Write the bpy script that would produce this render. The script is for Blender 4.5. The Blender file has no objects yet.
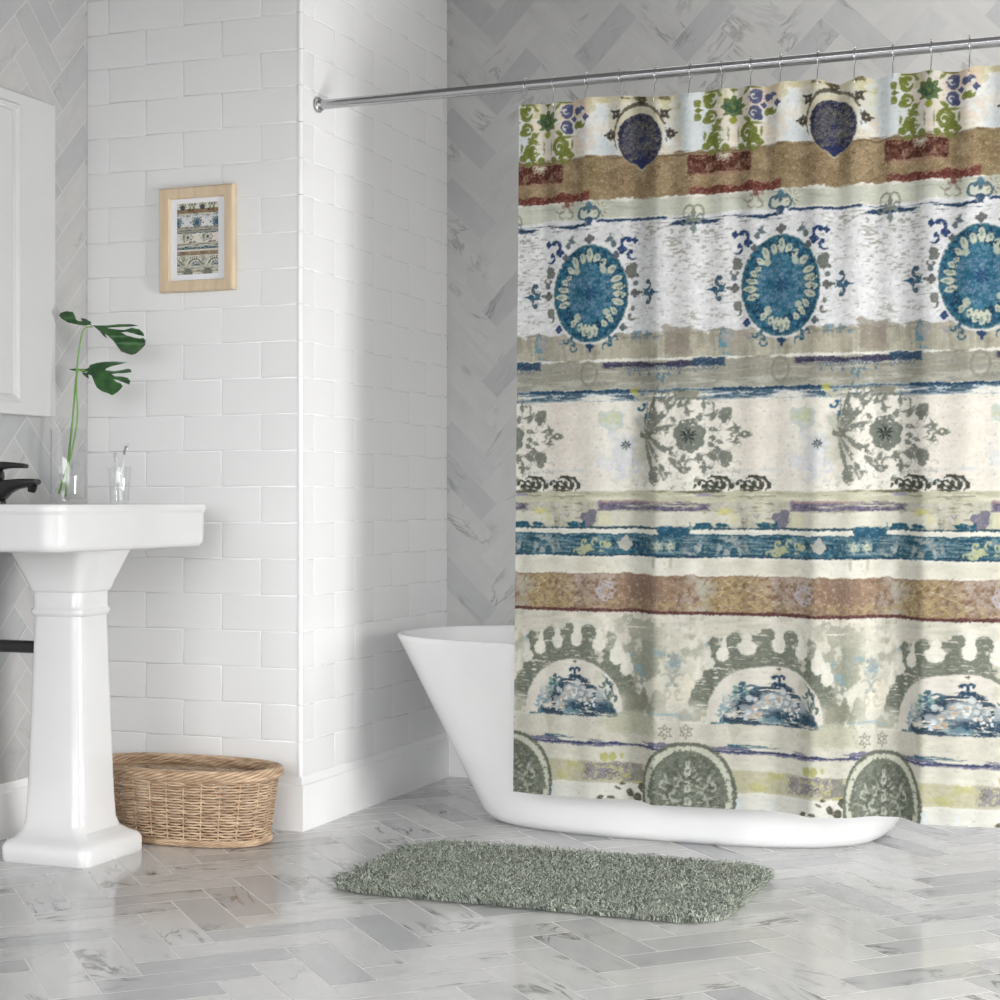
import bpy, bmesh, math, random
import numpy as np
from mathutils import Vector, Matrix
random.seed(7)
rng = np.random.default_rng(11)
S = bpy.context.scene
COL = S.collection
PI = math.pi

# ------------------------------------------------------------------ helpers
def tag(o, label=None, cat=None, group=None, kind=None):
    if label: o['label'] = label
    if cat: o['category'] = cat
    if group: o['group'] = group
    if kind: o['kind'] = kind
    return o

def thing(name, label, cat, loc=(0, 0, 0), rz=0, group=None):
    o = bpy.data.objects.new(name, None); COL.objects.link(o)
    o.location = loc; o.rotation_euler = (0, 0, rz); o.empty_display_size = .05
    return tag(o, label, cat, group)

def link(name, me, mat=None, parent=None, smooth=True):
    o = bpy.data.objects.new(name, me); COL.objects.link(o)
    if mat is not None:
        for m in (mat if isinstance(mat, (list, tuple)) else [mat]): me.materials.append(m)
    if parent is not None:
        o.parent = parent
    if smooth:
        me.polygons.foreach_set('use_smooth', [True]*len(me.polygons)); me.update()
    return o

class MB:
    """collects vertices and faces for ONE mesh"""
    def __init__(s): s.v = []; s.f = []; s.m = []
    def add(s, vs, fs, mi=0):
        b = len(s.v); s.v += [tuple(p) for p in vs]
        s.f += [tuple(b+i for i in f) for f in fs]; s.m += [mi]*len(fs)
    def box(s, a, b, mi=0):
        (x0, y0, z0), (x1, y1, z1) = a, b
        s.add([(x0,y0,z0),(x1,y0,z0),(x1,y1,z0),(x0,y1,z0),(x0,y0,z1),(x1,y0,z1),(x1,y1,z1),(x0,y1,z1)],
              [(0,3,2,1),(4,5,6,7),(0,1,5,4),(1,2,6,5),(2,3,7,6),(3,0,4,7)], mi)
    def tube(s, pts, r, n=8, closed=False, caps=True):
        P = [Vector(p) for p in pts]; m = len(P)
        rs = r if isinstance(r, (list, tuple)) else [r]*m
        T = []
        for i in range(m):
            a = P[(i-1) % m] if (closed or i > 0) else P[i]
            b = P[(i+1) % m] if (closed or i < m-1) else P[i]
            t = (b-a); T.append(t.normalized() if t.length > 1e-9 else Vector((0,0,1)))
        up = Vector((0,0,1)) if abs(T[0].z) < .9 else Vector((1,0,0))
        N = (up - T[0]*up.dot(T[0])).normalized()
        vs = []
        for i in range(m):
            N = (N - T[i]*N.dot(T[i])); N = N.normalized() if N.length > 1e-6 else T[i].orthogonal().normalized()
            B = T[i].cross(N)
            for k in range(n):
                a = 2*PI*k/n
                vs.append(P[i] + (N*math.cos(a) + B*math.sin(a))*rs[i])
        fs = []
        for i in range(m if closed else m-1):
            j = (i+1) % m
            for k in range(n):
                l = (k+1) % n
                fs.append((i*n+k, i*n+l, j*n+l, j*n+k))
        if caps and not closed:
            fs.append(tuple(range(n-1, -1, -1))); fs.append(tuple((m-1)*n+k for k in range(n)))
        s.add(vs, fs)
    def lathe(s, prof, c=(0,0,0), n=32, axis='z'):
        vs = []
        for (r, h) in prof:
            for k in range(n):
                a = 2*PI*k/n
                if axis == 'z': vs.append((c[0]+r*math.cos(a), c[1]+r*math.sin(a), c[2]+h))
                elif axis == 'x': vs.append((c[0]+h, c[1]+r*math.cos(a), c[2]+r*math.sin(a)))
                else: vs.append((c[0]+r*math.sin(a), c[1]+h, c[2]+r*math.cos(a)))
        fs = []
        for i in range(len(prof)-1):
            for k in range(n):
                l = (k+1) % n; fs.append((i*n+k, i*n+l, (i+1)*n+l, (i+1)*n+k))
        s.add(vs, fs)
    def loft(s, rings, cap0=True, cap1=True):
        n = len(rings[0]); vs = [p for r in rings for p in r]; fs = []
        for i in range(len(rings)-1):
            for k in range(n):
                l = (k+1) % n; fs.append((i*n+k, i*n+l, (i+1)*n+l, (i+1)*n+k))
        if cap0: fs.append(tuple(range(n-1, -1, -1)))
        if cap1: fs.append(tuple((len(rings)-1)*n+k for k in range(n)))
        s.add(vs, fs)
    def build(s, name, mat=None, parent=None, smooth=True, angle=None):
        me = bpy.data.meshes.new(name); me.from_pydata(s.v, [], s.f)
        if any(s.m): me.polygons.foreach_set('material_index', s.m)
        me.update()
        bm = bmesh.new(); bm.from_mesh(me); bmesh.ops.recalc_face_normals(bm, faces=bm.faces)
        if angle is not None:
            for e in bm.edges:
                if len(e.link_faces) == 2 and e.calc_face_angle(0) > math.radians(angle): e.smooth = False
        bm.to_mesh(me); bm.free()
        return link(name, me, mat, parent, smooth)

def rrect(cx, cy, sx, sy, r, z, k=5):
    """rounded rectangle ring, sx sy full sizes"""
    out = []; hx, hy = sx/2, sy/2; r = min(r, hx*.999, hy*.999)
    for (ox, oy, a0) in ((hx-r, hy-r, 0), (-(hx-r), hy-r, 90), (-(hx-r), -(hy-r), 180), (hx-r, -(hy-r), 270)):
        for i in range(k+1):
            a = math.radians(a0 + 90*i/k)
            out.append((cx+ox+r*math.cos(a), cy+oy+r*math.sin(a), z))
    return out

# ------------------------------------------------------------------ materials
def new_mat(name):
    m = bpy.data.materials.new(name); m.use_nodes = True
    nt = m.node_tree; b = nt.nodes['Principled BSDF']
    return m, nt, b
def srgb(r, g, b):
    f = lambda c: (c/255/12.92 if c/255 <= .04045 else ((c/255+.055)/1.055)**2.4)
    return (f(r), f(g), f(b), 1)
def simple(name, col, rough=.5, metal=0, coat=0, bump=None, spec=None, vary=None):
    """principled + procedural noise variation of colour and bump"""
    m, nt, b = new_mat(name); N = nt.nodes; L = nt.links
    b.inputs['Roughness'].default_value = rough; b.inputs['Metallic'].default_value = metal
    b.inputs['Coat Weight'].default_value = coat
    if spec is not None: b.inputs['Specular IOR Level'].default_value = spec
    tc = N.new('ShaderNodeTexCoord')
    no = N.new('ShaderNodeTexNoise'); no.inputs['Scale'].default_value = (vary[0] if vary else 12); no.inputs['Detail'].default_value = 4
    L.new(tc.outputs['Object'], no.inputs['Vector'])
    mx = N.new('ShaderNodeMix'); mx.data_type = 'RGBA'
    k = vary[1] if vary else .03
    mx.inputs['A'].default_value = tuple(c*(1-k) for c in col[:3]) + (1,)
    mx.inputs['B'].default_value = tuple(min(1, c*(1+k)) for c in col[:3]) + (1,)
    L.new(no.outputs['Fac'], mx.inputs['Factor']); L.new(mx.outputs['Result'], b.inputs['Base Color'])
    if bump:
        n2 = N.new('ShaderNodeTexNoise'); n2.inputs['Scale'].default_value = bump[0]; n2.inputs['Detail'].default_value = 3
        L.new(tc.outputs['Object'], n2.inputs['Vector'])
        bp = N.new('ShaderNodeBump'); bp.inputs['Strength'].default_value = bump[1]; bp.inputs['Distance'].default_value = .002
        L.new(n2.outputs['Fac'], bp.inputs['Height']); L.new(bp.outputs['Normal'], b.inputs['Normal'])
    return m

M = {}
M['tile'] = simple('white_ceramic_tile', (.82, .82, .82, 1), rough=.15, bump=(3, .03), vary=(3, .01))
M['grout'] = simple('grout', (.84, .84, .84, 1), rough=.6)
M['board'] = simple('white_glazed_skirting', (.86, .86, .86, 1), rough=.22)
M['porcelain'] = simple('white_porcelain', (.69, .69, .69, 1), rough=.07, coat=.3)
M['acrylic'] = simple('white_acrylic', (.85, .85, .855, 1), rough=.22)
M['paint'] = simple('white_painted_wood', (.58, .583, .587, 1), rough=.35, bump=(60, .15))
M['black'] = simple('black_metal', (.012, .012, .013, 1), rough=.16)
M['chrome'] = simple('brushed_chrome', (.50, .50, .51, 1), rough=.22, metal=1)
M['ceiling'] = simple('grey_ceiling_paint', (.22, .22, .22, 1), rough=.8)
M['wall'] = simple('white_wall_paint', (.6, .6, .6, 1), rough=.8)
M['mat'] = simple('white_mount_card', srgb(236, 236, 240), rough=.9)
M['bristle'] = simple('grey_bristle', (.22, .22, .23, 1), rough=.6)
M['backing'] = simple('rug_backing', (.16, .18, .15, 1), rough=.95)
M['wicker_dark'] = simple('dark_wicker', (.12, .085, .055, 1), rough=.8)  # darker brown tone for the basket bottom

def marble(name, rough, lo, hi, vein=.55, dark_amt=.22):
    m, nt, b = new_mat(name); N = nt.nodes; L = nt.links
    def at(nm):
        a = N.new('ShaderNodeAttribute'); a.attribute_name = nm; return a
    def math_(op, a, b_=None, c=None, clamp=False):
        n = N.new('ShaderNodeMath'); n.operation = op; n.use_clamp = clamp
        for i, x in enumerate((a, b_, c)):
            if x is None: continue
            if isinstance(x, (int, float)): n.inputs[i].default_value = x
            else: L.new(x, n.inputs[i])
        return n.outputs[0]
    uv = at('tuv').outputs['Vector']; rnd = at('rnd').outputs['Fac']
    def noise(scale, detail, stretch, dist=0., rough_=.55):
        mp = N.new('ShaderNodeMapping'); mp.inputs['Scale'].default_value = stretch
        L.new(uv, mp.inputs['Vector'])
        n = N.new('ShaderNodeTexNoise'); n.inputs['Scale'].default_value = scale; n.inputs['Detail'].default_value = detail
        n.inputs['Distortion'].default_value = dist; n.inputs['Roughness'].default_value = rough_
        L.new(mp.outputs['Vector'], n.inputs['Vector']); return n.outputs['Fac']
    cloud = noise(6, 5, (1, 2.6, 1), .6)
    veins = noise(3.2, 7, (1, 3.2, 1), 1.4, .6)
    gate = noise(4, 2, (1, 1, 1), 0)
    fine = noise(30, 4, (1, 3, 1), .5)
    # base tone per plank
    r = N.new('ShaderNodeValToRGB'); L.new(rnd, r.inputs['Fac'])
    e = r.color_ramp.elements
    e[0].position = 0; e[0].color = lo
    e[1].position = 1; e[1].color = hi
    for p, t in ((dark_amt, .25), (dark_amt+.12, .72), (.72, .9)):
        x = r.color_ramp.elements.new(p); x.color = tuple(lo[i]*(1-t)+hi[i]*t for i in range(3)) + (1,)
    # clouds
    c1 = math_('MULTIPLY_ADD', cloud, .26, .87)
    c2 = math_('MULTIPLY_ADD', fine, .10, .95)
    k = math_('MULTIPLY', c1, c2)
    v = math_('ABSOLUTE', math_('SUBTRACT', veins, .5))
    v = math_('SUBTRACT', 1, math_('MULTIPLY', v, 26), clamp=True)
    g = math_('MULTIPLY', math_('SUBTRACT', gate, .54), 9, clamp=True)
    v = math_('MULTIPLY', v, g)
    v = math_('SUBTRACT', 1, math_('MULTIPLY', v, vein))
    k = math_('MULTIPLY', k, v)
    vm = N.new('ShaderNodeVectorMath'); vm.operation = 'SCALE'
    L.new(r.outputs['Color'], vm.inputs[0]); L.new(k, vm.inputs['Scale'])
    L.new(vm.outputs[0], b.inputs['Base Color'])
    b.inputs['Roughness'].default_value = rough; b.inputs['Specular IOR Level'].default_value = .4
    return m
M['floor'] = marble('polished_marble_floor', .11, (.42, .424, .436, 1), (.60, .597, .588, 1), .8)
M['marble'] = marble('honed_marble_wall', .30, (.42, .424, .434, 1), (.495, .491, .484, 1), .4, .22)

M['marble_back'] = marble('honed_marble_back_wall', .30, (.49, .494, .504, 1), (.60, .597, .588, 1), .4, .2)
# wicker: per strand tint attribute
def attr_mat(name, attr, rough, base=None, bump=None, spec=None, sheen=0):
    m, nt, b = new_mat(name); N = nt.nodes; L = nt.links
    a = N.new('ShaderNodeAttribute'); a.attribute_name = attr
    L.new(a.outputs['Color'], b.inputs['Base Color'])
    b.inputs['Roughness'].default_value = rough
    if spec is not None: b.inputs['Specular IOR Level'].default_value = spec
    if sheen: b.inputs['Sheen Weight'].default_value = sheen
    return m, nt, b, a
M['pile'] = attr_mat('chenille_pile', 'tint', .95, spec=.1)[0]
def wicker_mat():
    m, nt, b = new_mat('wicker'); N = nt.nodes; L = nt.links
    tc = N.new('ShaderNodeTexCoord')
    n1 = N.new('ShaderNodeTexNoise'); n1.inputs['Scale'].default_value = 55; n1.inputs['Detail'].default_value = 3
    mp = N.new('ShaderNodeMapping'); mp.inputs['Scale'].default_value = (.35, .35, 2.2)
    L.new(tc.outputs['Object'], mp.inputs['Vector']); L.new(mp.outputs['Vector'], n1.inputs['Vector'])
    r = N.new('ShaderNodeValToRGB'); e = r.color_ramp.elements
    e[0].position = .3; e[0].color = srgb(150, 120, 94); e[1].position = .7; e[1].color = srgb(212, 186, 156)
    L.new(n1.outputs['Fac'], r.inputs['Fac']); L.new(r.outputs['Color'], b.inputs['Base Color'])
    b.inputs['Roughness'].default_value = .5
    return m
M['wicker'] = wicker_mat()
def oak_mat():
    m, nt, b = new_mat('pale_wood'); N = nt.nodes; L = nt.links
    tc = N.new('ShaderNodeTexCoord'); mp = N.new('ShaderNodeMapping'); mp.inputs['Scale'].default_value = (1, 1, 1)
    n1 = N.new('ShaderNodeTexNoise'); n1.inputs['Scale'].default_value = 25; n1.inputs['Detail'].default_value = 6
    mp.inputs['Scale'].default_value = (3, 1, .4)
    L.new(tc.outputs['Object'], mp.inputs['Vector']); L.new(mp.outputs['Vector'], n1.inputs['Vector'])
    r = N.new('ShaderNodeValToRGB'); e = r.color_ramp.elements
    e[0].position = .3; e[0].color = srgb(206, 184, 154); e[1].position = .75; e[1].color = srgb(222, 202, 172)
    L.new(n1.outputs['Fac'], r.inputs['Fac']); L.new(r.outputs['Color'], b.inputs['Base Color'])
    b.inputs['Roughness'].default_value = .45
    return m
M['oak'] = oak_mat()
def glass_mat(name, ior=1.45, tint=(1, 1, 1, 1)):
    m, nt, b = new_mat(name); b.inputs['Base Color'].default_value = tint
    b.inputs['Roughness'].default_value = 0; b.inputs['IOR'].default_value = ior; b.inputs['Transmission Weight'].default_value = 1
    return m
def thin_glass(name, k):
    m = bpy.data.materials.new(name); m.use_nodes = True; nt = m.node_tree; N = nt.nodes; L = nt.links
    N.remove(N['Principled BSDF']); out = N['Material Output']
    tr = N.new('ShaderNodeBsdfTransparent'); tr.inputs['Color'].default_value = (.985, .988, .99, 1)
    gl = N.new('ShaderNodeBsdfGlossy'); gl.inputs['Roughness'].default_value = .03
    fr_ = N.new('ShaderNodeLayerWeight'); fr_.inputs['Blend'].default_value = k
    mx = N.new('ShaderNodeMixShader'); ge = N.new('ShaderNodeNewGeometry'); mu = N.new('ShaderNodeMath'); mu.operation = 'MULTIPLY_ADD'; mu.inputs[1].default_value = -1; mu.inputs[2].default_value = 1
    m2 = N.new('ShaderNodeMath'); m2.operation = 'MULTIPLY'; L.new(ge.outputs['Backfacing'], mu.inputs[0]); L.new(mu.outputs[0], m2.inputs[0]); L.new(fr_.outputs['Fresnel'], m2.inputs[1])
    L.new(m2.outputs[0], mx.inputs['Fac']); L.new(tr.outputs[0], mx.inputs[1]); L.new(gl.outputs[0], mx.inputs[2]); L.new(mx.outputs[0], out.inputs['Surface'])
    return m
M['glass'] = thin_glass('clear_glass', .48)
M['clear'] = thin_glass('clear_plastic', .6)
def leaf_mat():
    m, nt, b = new_mat('monstera_green'); N = nt.nodes; L = nt.links
    tc = N.new('ShaderNodeTexCoord'); n1 = N.new('ShaderNodeTexNoise'); n1.inputs['Scale'].default_value = 40; n1.inputs['Detail'].default_value = 3
    L.new(tc.outputs['Object'], n1.inputs['Vector'])
    r = N.new('ShaderNodeValToRGB'); e = r.color_ramp.elements
    e[0].position = .35; e[0].color = srgb(38, 68, 42); e[1].position = .7; e[1].color = srgb(62, 104, 54)
    L.new(n1.outputs['Fac'], r.inputs['Fac']); L.new(r.outputs['Color'], b.inputs['Base Color'])
    b.inputs['Roughness'].default_value = .35
    return m
M['leaf'] = leaf_mat()
M['stem'] = simple('green_stem', srgb(112, 158, 72), rough=.4, vary=(30, .2))

# ------------------------------------------------------------------ setting
XD = -.695          # marble side wall behind the sink
YC = 1.012          # back wall of the tub alcove
XR = 4.0            # far wall on the right
H = 2.7
TZ = .0431          # grout line phase
def tile_rows(z0, z1):
    k = math.floor((z0-TZ)/.1); out = []
    while TZ + k*.1 < z1:
        out.append((max(z0, TZ+k*.1), min(z1, TZ+(k+1)*.1), k-9)); k += 1
    return out
def tiled(name, org, eu, nn, u0, u1, z0, z1, ph_even, ph_odd, L=.2485, th=.1):
    org, eu, nn = Vector(org), Vector(eu), Vector(nn); mb = MB(); up = Vector((0,0,1))
    # slab behind
    a = org+eu*u0; b = org+eu*u1
    vs = [a, b, b-nn*th, a-nn*th]; vs = [v+up*z0*0 for v in vs] + [v+up*H for v in vs]
    mb.add(vs, [(0,3,2,1),(4,5,6,7),(0,1,5,4),(1,2,6,5),(2,3,7,6),(3,0,4,7)], 1)
    for (za, zb, k) in tile_rows(z0, z1):
        ph = ph_even if k % 2 == 0 else ph_odd
        j = math.floor((u0-ph)/L)
        while ph + j*L < u1-1e-6:
            ua, ub = max(u0, ph+j*L), min(u1, ph+(j+1)*L); j += 1
            if ub-ua < .01: continue
            tz = random.uniform(-.00008, .00008); tu = random.uniform(-.00008, .00008)
            rings = []
            for (ins, hh) in ((.0006, .0), (.0008, .0006), (.0016, .0012), (.0032, .0016), (.0055, .0017)):
                rings.append([(ua+ins, za+ins, hh), (ub-ins, za+ins, hh), (ub-ins, zb-ins, hh), (ua+ins, zb-ins, hh)])
            vs = []
            for r in rings:
                for (u, z, h_) in r:
                    h2 = h_ + (tz*((z-za)/(zb-za)-.5) + tu*((u-ua)/(ub-ua)-.5))*(h_ > .0015)
                    vs.append(org+eu*u+up*z+nn*h2)
            fs = []
            for i in range(4):
                for q in range(4):
                    l = (q+1) % 4; fs.append((i*4+q, i*4+l, (i+1)*4+l, (i+1)*4+q))
            fs.append((16, 17, 18, 19)); mb.add(vs, fs, 0)
    return tag(mb.build(name, [M['tile'], M['grout']]), kind='structure')
tiled('wall_side', (0,0,0), (1,0,0), (0,-1,0), XD, -.009, .145, H, 0, .124)
tiled('wall_partition', (0,0,0), (0,1,0), (1,0,0), .009, YC, .145, H, .199, .0725, L=.2545, th=.09)
# rounded corner tiles between the two
mb = MB()
for (za, zb, k) in tile_rows(.145, H):
    pr = [(-.0105, 0), (-.0100, -.0026)] + [(-.0065+.0098*math.sin(a), .0065-.0098*math.cos(a)) for a in [PI/2*i/6 for i in range(7)]] + [(.0026, .0100), (0, .0105)]
    for z_ in [(za+.0007, zb-.0007)]:
        vs = [(x, y, z_[0]) for x, y in pr] + [(x, y, z_[1]) for x, y in pr]
        n = len(pr); mb.add(vs, [(i, i+1, n+i+1, n+i) for i in range(n-1)] + [tuple(range(n-1,-1,-1)), tuple(range(n, 2*n))])
tag(mb.build('trim_1', M['tile'], angle=60), kind='structure')

def skirting(name, path):
    """path on the wall line, the room lies to its right-hand side"""
    prof = [(0, 0), (.013, 0), (.013, .118), (.0115, .1225), (.006, .1265), (.0045, .1435), (.003, .147), (0, .147)]
    P = [Vector(p) for p in path]; n = len(P); rings = []
    for i in range(n):
        d1 = (P[i]-P[i-1]).normalized() if i > 0 else None
        d2 = (P[i+1]-P[i]).normalized() if i < n-1 else None
        n1 = Vector((d1.y, -d1.x)) if d1 else None; n2 = Vector((d2.y, -d2.x)) if d2 else None
        if n1 is None: mi = n2
        elif n2 is None: mi = n1
        else:
            mi = (n1+n2).normalized(); mi = mi/mi.dot(n1)
        rings.append([(P[i].x+mi.x*o, P[i].y+mi.y*o, z) for o, z in prof])
    mb = MB(); mb.loft(rings); return tag(mb.build(name, M['board'], angle=25), kind='structure')
skirting('baseboard_side', [(XD+.013, -.001), (.0, -.001), (.0, YC-.013)])
skirting('baseboard_left', [(XD+.001, -5.5), (XD+.001, 0)])
skirting('baseboard_back', [(0, YC-.001), (XR, YC-.001)])

def clip(poly, u0, u1, v0, v1):
    for (ax, sgn, lim) in ((0, 1, u0), (0, -1, -u1), (1, 1, v0), (1, -1, -v1)):
        out = []
        for i in range(len(poly)):
            a, b = poly[i-1], poly[i]; da, db = sgn*a[ax]-lim, sgn*b[ax]-lim
            if (da >= 0) != (db >= 0):
                t = da/(da-db); out.append((a[0]+(b[0]-a[0])*t, a[1]+(b[1]-a[1])*t))
            if db >= 0: out.append(b)
        poly = out
        if len(poly) < 3: return []
    return poly
def herring(name, to3, nn, rect, W, L, p0, mats, gap, slab, seed=1, raise_=.0002):
    """herringbone planks at 45 degrees: u runs along (1,-1), v along (-1,-1)"""
    rd = random.Random(seed); q = math.sqrt(.5)
    e1 = (q, -q); e2 = (-q, -q); u0, u1, v0, v1 = rect
    V = []; Fc = []; TUV = []; RND = []; mi = []
    R = int((max(u1-u0, v1-v0))*2/min(W, L)) + 8
    g = gap/2
    for i in range(-R*2, R*2):
        for j in range(-40, 41):
            for typ in (0, 1):
                ou, ov = i*W - j*L, i*W + j*L
                if typ == 0: a0, a1, b0, b1 = ou, ou+L, ov, ov+W
                else: a0, a1, b0, b1 = ou, ou+W, ov+W, ov+W+L
                cx = p0[0] + (a0+a1)/2*e1[0] + (b0+b1)/2*e2[0]; cy = p0[1] + (a0+a1)/2*e1[1] + (b0+b1)/2*e2[1]
                if cx < u0-L or cx > u1+L or cy < v0-L or cy > v1+L: continue
                poly = [(p0[0]+a*e1[0]+b*e2[0], p0[1]+a*e1[1]+b*e2[1]) for a, b in ((a0+g, b0+g), (a1-g, b0+g), (a1-g, b1-g), (a0+g, b1-g))]
                poly = clip(poly, u0, u1, v0, v1)
                if not poly: continue
                r = rd.random(); off = (rd.uniform(0, 40), rd.uniform(0, 40), rd.uniform(0, 40)); fl = rd.choice((-1, 1))
                b = len(V)
                for (x, y) in poly:
                    V.append(to3(x, y, raise_))
                    dx, dy = x-cx, y-cy; a = dx*e1[0]+dy*e1[1]; c = dx*e2[0]+dy*e2[1]
                    if typ: a, c = c, a
                    TUV.append((a*fl+off[0], c+off[1], off[2])); RND.append(r)
                Fc.append(tuple(range(b, b+len(poly)))); mi.append(0)
    b = len(V); sv, sf = slab
    for p in sv: V.append(p); TUV.append((0, 0, 0)); RND.append(1)
    for f in sf: Fc.append(tuple(b+k for k in f)); mi.append(1)
    me = bpy.data.meshes.new(name); me.from_pydata(V, [], Fc)
    me.polygons.foreach_set('material_index', mi)
    a = me.attributes.new('tuv', 'FLOAT_VECTOR', 'POINT'); a.data.foreach_set('vector', np.array(TUV, dtype=np.float32).ravel())
    a = me.attributes.new('rnd', 'FLOAT', 'POINT'); a.data.foreach_set('value', np.array(RND, dtype=np.float32))
    bm = bmesh.new(); bm.from_mesh(me)
    for f in bm.faces:
        f.normal_update()
        if f.material_index == 0 and f.normal.dot(Vector(nn)) < 0: f.normal_flip()
    bm.to_mesh(me); bm.free()
    return tag(link(name, me, mats, smooth=False), kind='structure')
def boxvf(a, b):
    mb = MB(); mb.box(a, b); return mb.v, mb.f
M['grout_floor'] = simple('floor_grout', (.70, .695, .68, 1), rough=.35)
M['grout_wall'] = simple('wall_grout', (.58, .58, .57, 1), rough=.6)
fr = (XD, 4.0, -5.5, YC)
q2 = math.sqrt(.5)
WF, LF = .0937, .3065
herring('floor', lambda x, y, h: (x, y, h-.0002), (0,0,1), fr, WF, LF, (.12+WF*q2, -.98-WF*q2), [M['floor'], M['grout_floor']], .0046,
        boxvf((XD-.15, -5.5, -.08), (4.1, YC+.15, -.0002)), seed=5)
WW, LW = .0808, .2245
herring('wall_back', lambda x, y, h: (x, YC-h, y), (0,-1,0), (0, XR, 0, H), WW, LW, (.177-LW*q2, 1.693+LW*q2), [M['marble_back'], M['grout_wall']], .0030,
        boxvf((-.1, YC, 0), (XR+.1, YC+.1, H)), seed=8)
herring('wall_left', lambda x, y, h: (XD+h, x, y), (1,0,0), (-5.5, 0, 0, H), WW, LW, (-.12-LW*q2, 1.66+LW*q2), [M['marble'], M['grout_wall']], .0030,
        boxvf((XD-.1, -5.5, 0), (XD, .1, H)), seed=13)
# ceiling, alcove's other side, window wall
mb = MB(); mb.box((XD-.1, -5.5, H), (4.1, YC+.1, H+.08)); tag(mb.build('ceiling', M['ceiling'], smooth=False), kind='structure')
XW, WY0, WY1, WZ0, WZ1 = 4.0, -1.72, -.80, .06, 1.45
mb = MB()
VY0, VY1 = .12, .92
mb.box((XW, -5.5, 0), (XW+.1, WY0, H)); mb.box((XW, WY1, 0), (XW+.1, VY0, H)); mb.box((XW, VY1, 0), (XW+.1, YC, H))
for a_, b_ in ((WY0, WY1), (VY0, VY1)):
    mb.box((XW, a_, 0), (XW+.1, b_, WZ0)); mb.box((XW, a_, WZ1), (XW+.1, b_, H))
tag(mb.build('wall_right', M['wall'], smooth=False), kind='structure')
mb = MB(); t = .04
for (y0, y1, z0, z1) in ((WY0, WY0+t, WZ0, WZ1), (WY1-t, WY1, WZ0, WZ1), (WY0, WY1, WZ0, WZ0+t), (WY0, WY1, WZ1-t, WZ1), ((WY0+WY1)/2-.02, (WY0+WY1)/2+.02, WZ0, WZ1)):
    mb.box((XW+.02, y0, z0), (XW+.07, y1, z1))
tag(mb.build('window_1', M['paint'], smooth=False), kind='structure')
mb = MB()
for (y0, y1, z0, z1) in ((VY0, VY0+t, WZ0, WZ1), (VY1-t, VY1, WZ0, WZ1), (VY0, VY1, WZ0, WZ0+t), (VY0, VY1, WZ1-t, WZ1)):
    mb.box((XW+.02, y0, z0), (XW+.07, y1, z1))
tag(mb.build('window_fill', M['paint'], smooth=False), kind='structure')  # unseen second window, added to let light in behind the curtain

# ------------------------------------------------------------------ the printed pattern
PER = .495; RES = .00125; ZB, ZT = .08, 2.0
NW = int(round(PER/RES)); NH = int(round((ZT-ZB)/RES))
def vnoise(nx, nz, w=NW, h=NH, seed=0):
    g = np.random.default_rng(seed).random((nz+1, nx)); g = np.concatenate([g, g[:, :1]], 1)
    x = np.linspace(0, nx, w, endpoint=False); z = np.linspace(0, nz, h, endpoint=False)
    xi = x.astype(int); zi = z.astype(int); fx = x-xi; fz = z-zi
    fx = fx*fx*(3-2*fx); fz = fz*fz*(3-2*fz); fx = fx[None]; fz = fz[:, None]
    a = g[zi][:, xi]; b = g[zi][:, xi+1]; c = g[zi+1][:, xi]; d = g[zi+1][:, xi+1]
    return (a*(1-fx)+b*fx)*(1-fz) + (c*(1-fx)+d*fx)*fz
def fbm(nx, nz, seed, octv=4, gain=.55):
    o = 0; t = 0; a = 1
    for k in range(octv):
        o = o + a*vnoise(min(nx*2**k, NW), min(nz*2**k, NH), seed=seed+k); t += a; a *= gain
    o = o/t; return (o-o.mean())/o.std()
N_FINE = fbm(60, 230, 1, 3); N_MED = fbm(14, 54, 10, 4); N_BIG = fbm(4, 15, 20, 4)
N_STR = fbm(6, 240, 30, 3); N_STR2 = fbm(16, 480, 40, 2); N_VER = fbm(90, 20, 50, 3); N_DASH = fbm(44, 440, 60, 2)
U = (np.arange(NW)+.5)*RES; Zg = ZB + (np.arange(NH)+.5)*RES
CV = np.zeros((NH, NW, 3)); CV[:] = np.array((228, 226, 216))
def sm(x, w=.0008): return np.clip(x/w*.5+.5, 0, 1)
def win(u0, u1, z0, z1):
    i0 = int(math.floor(u0/RES)); i1 = int(math.ceil(u1/RES))
    if i1-i0 >= NW: i0, i1 = 0, NW
    j0 = max(0, int((z0-ZB)/RES)); j1 = min(NH, int(math.ceil((z1-ZB)/RES)))
    return np.arange(i0, i1), j0, max(j1, j0+1)
def paint(u0, u1, z0, z1, fn, col, al=1, wear=None, tex=None):
    """fn(du, z) -> signed distance-like mask in metres (>0 inside); wear=(noise, threshold, softness)"""
    ii, j0, j1 = win(u0-.004, u1+.004, z0-.004, z1+.004); w = ii % NW
    uu = ((ii+.5)*RES)[None, :]; zz = Zg[j0:j1][:, None]
    m = fn(uu, zz)*np.ones((j1-j0, len(ii)))*al
    if wear:
        for (nz, th, so) in (wear if isinstance(wear, list) else [wear]):
            m = m*np.clip((nz[j0:j1][:, w]-th)/so+.5, 0, 1)
    c = np.array(col, float)
    if tex:
        nz, amp = tex; c = c + nz[j0:j1][:, w][..., None]*amp
    sub = CV[j0:j1][:, w]; CV[j0:j1, w] = sub*(1-m[..., None]) + c*m[..., None]
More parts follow.
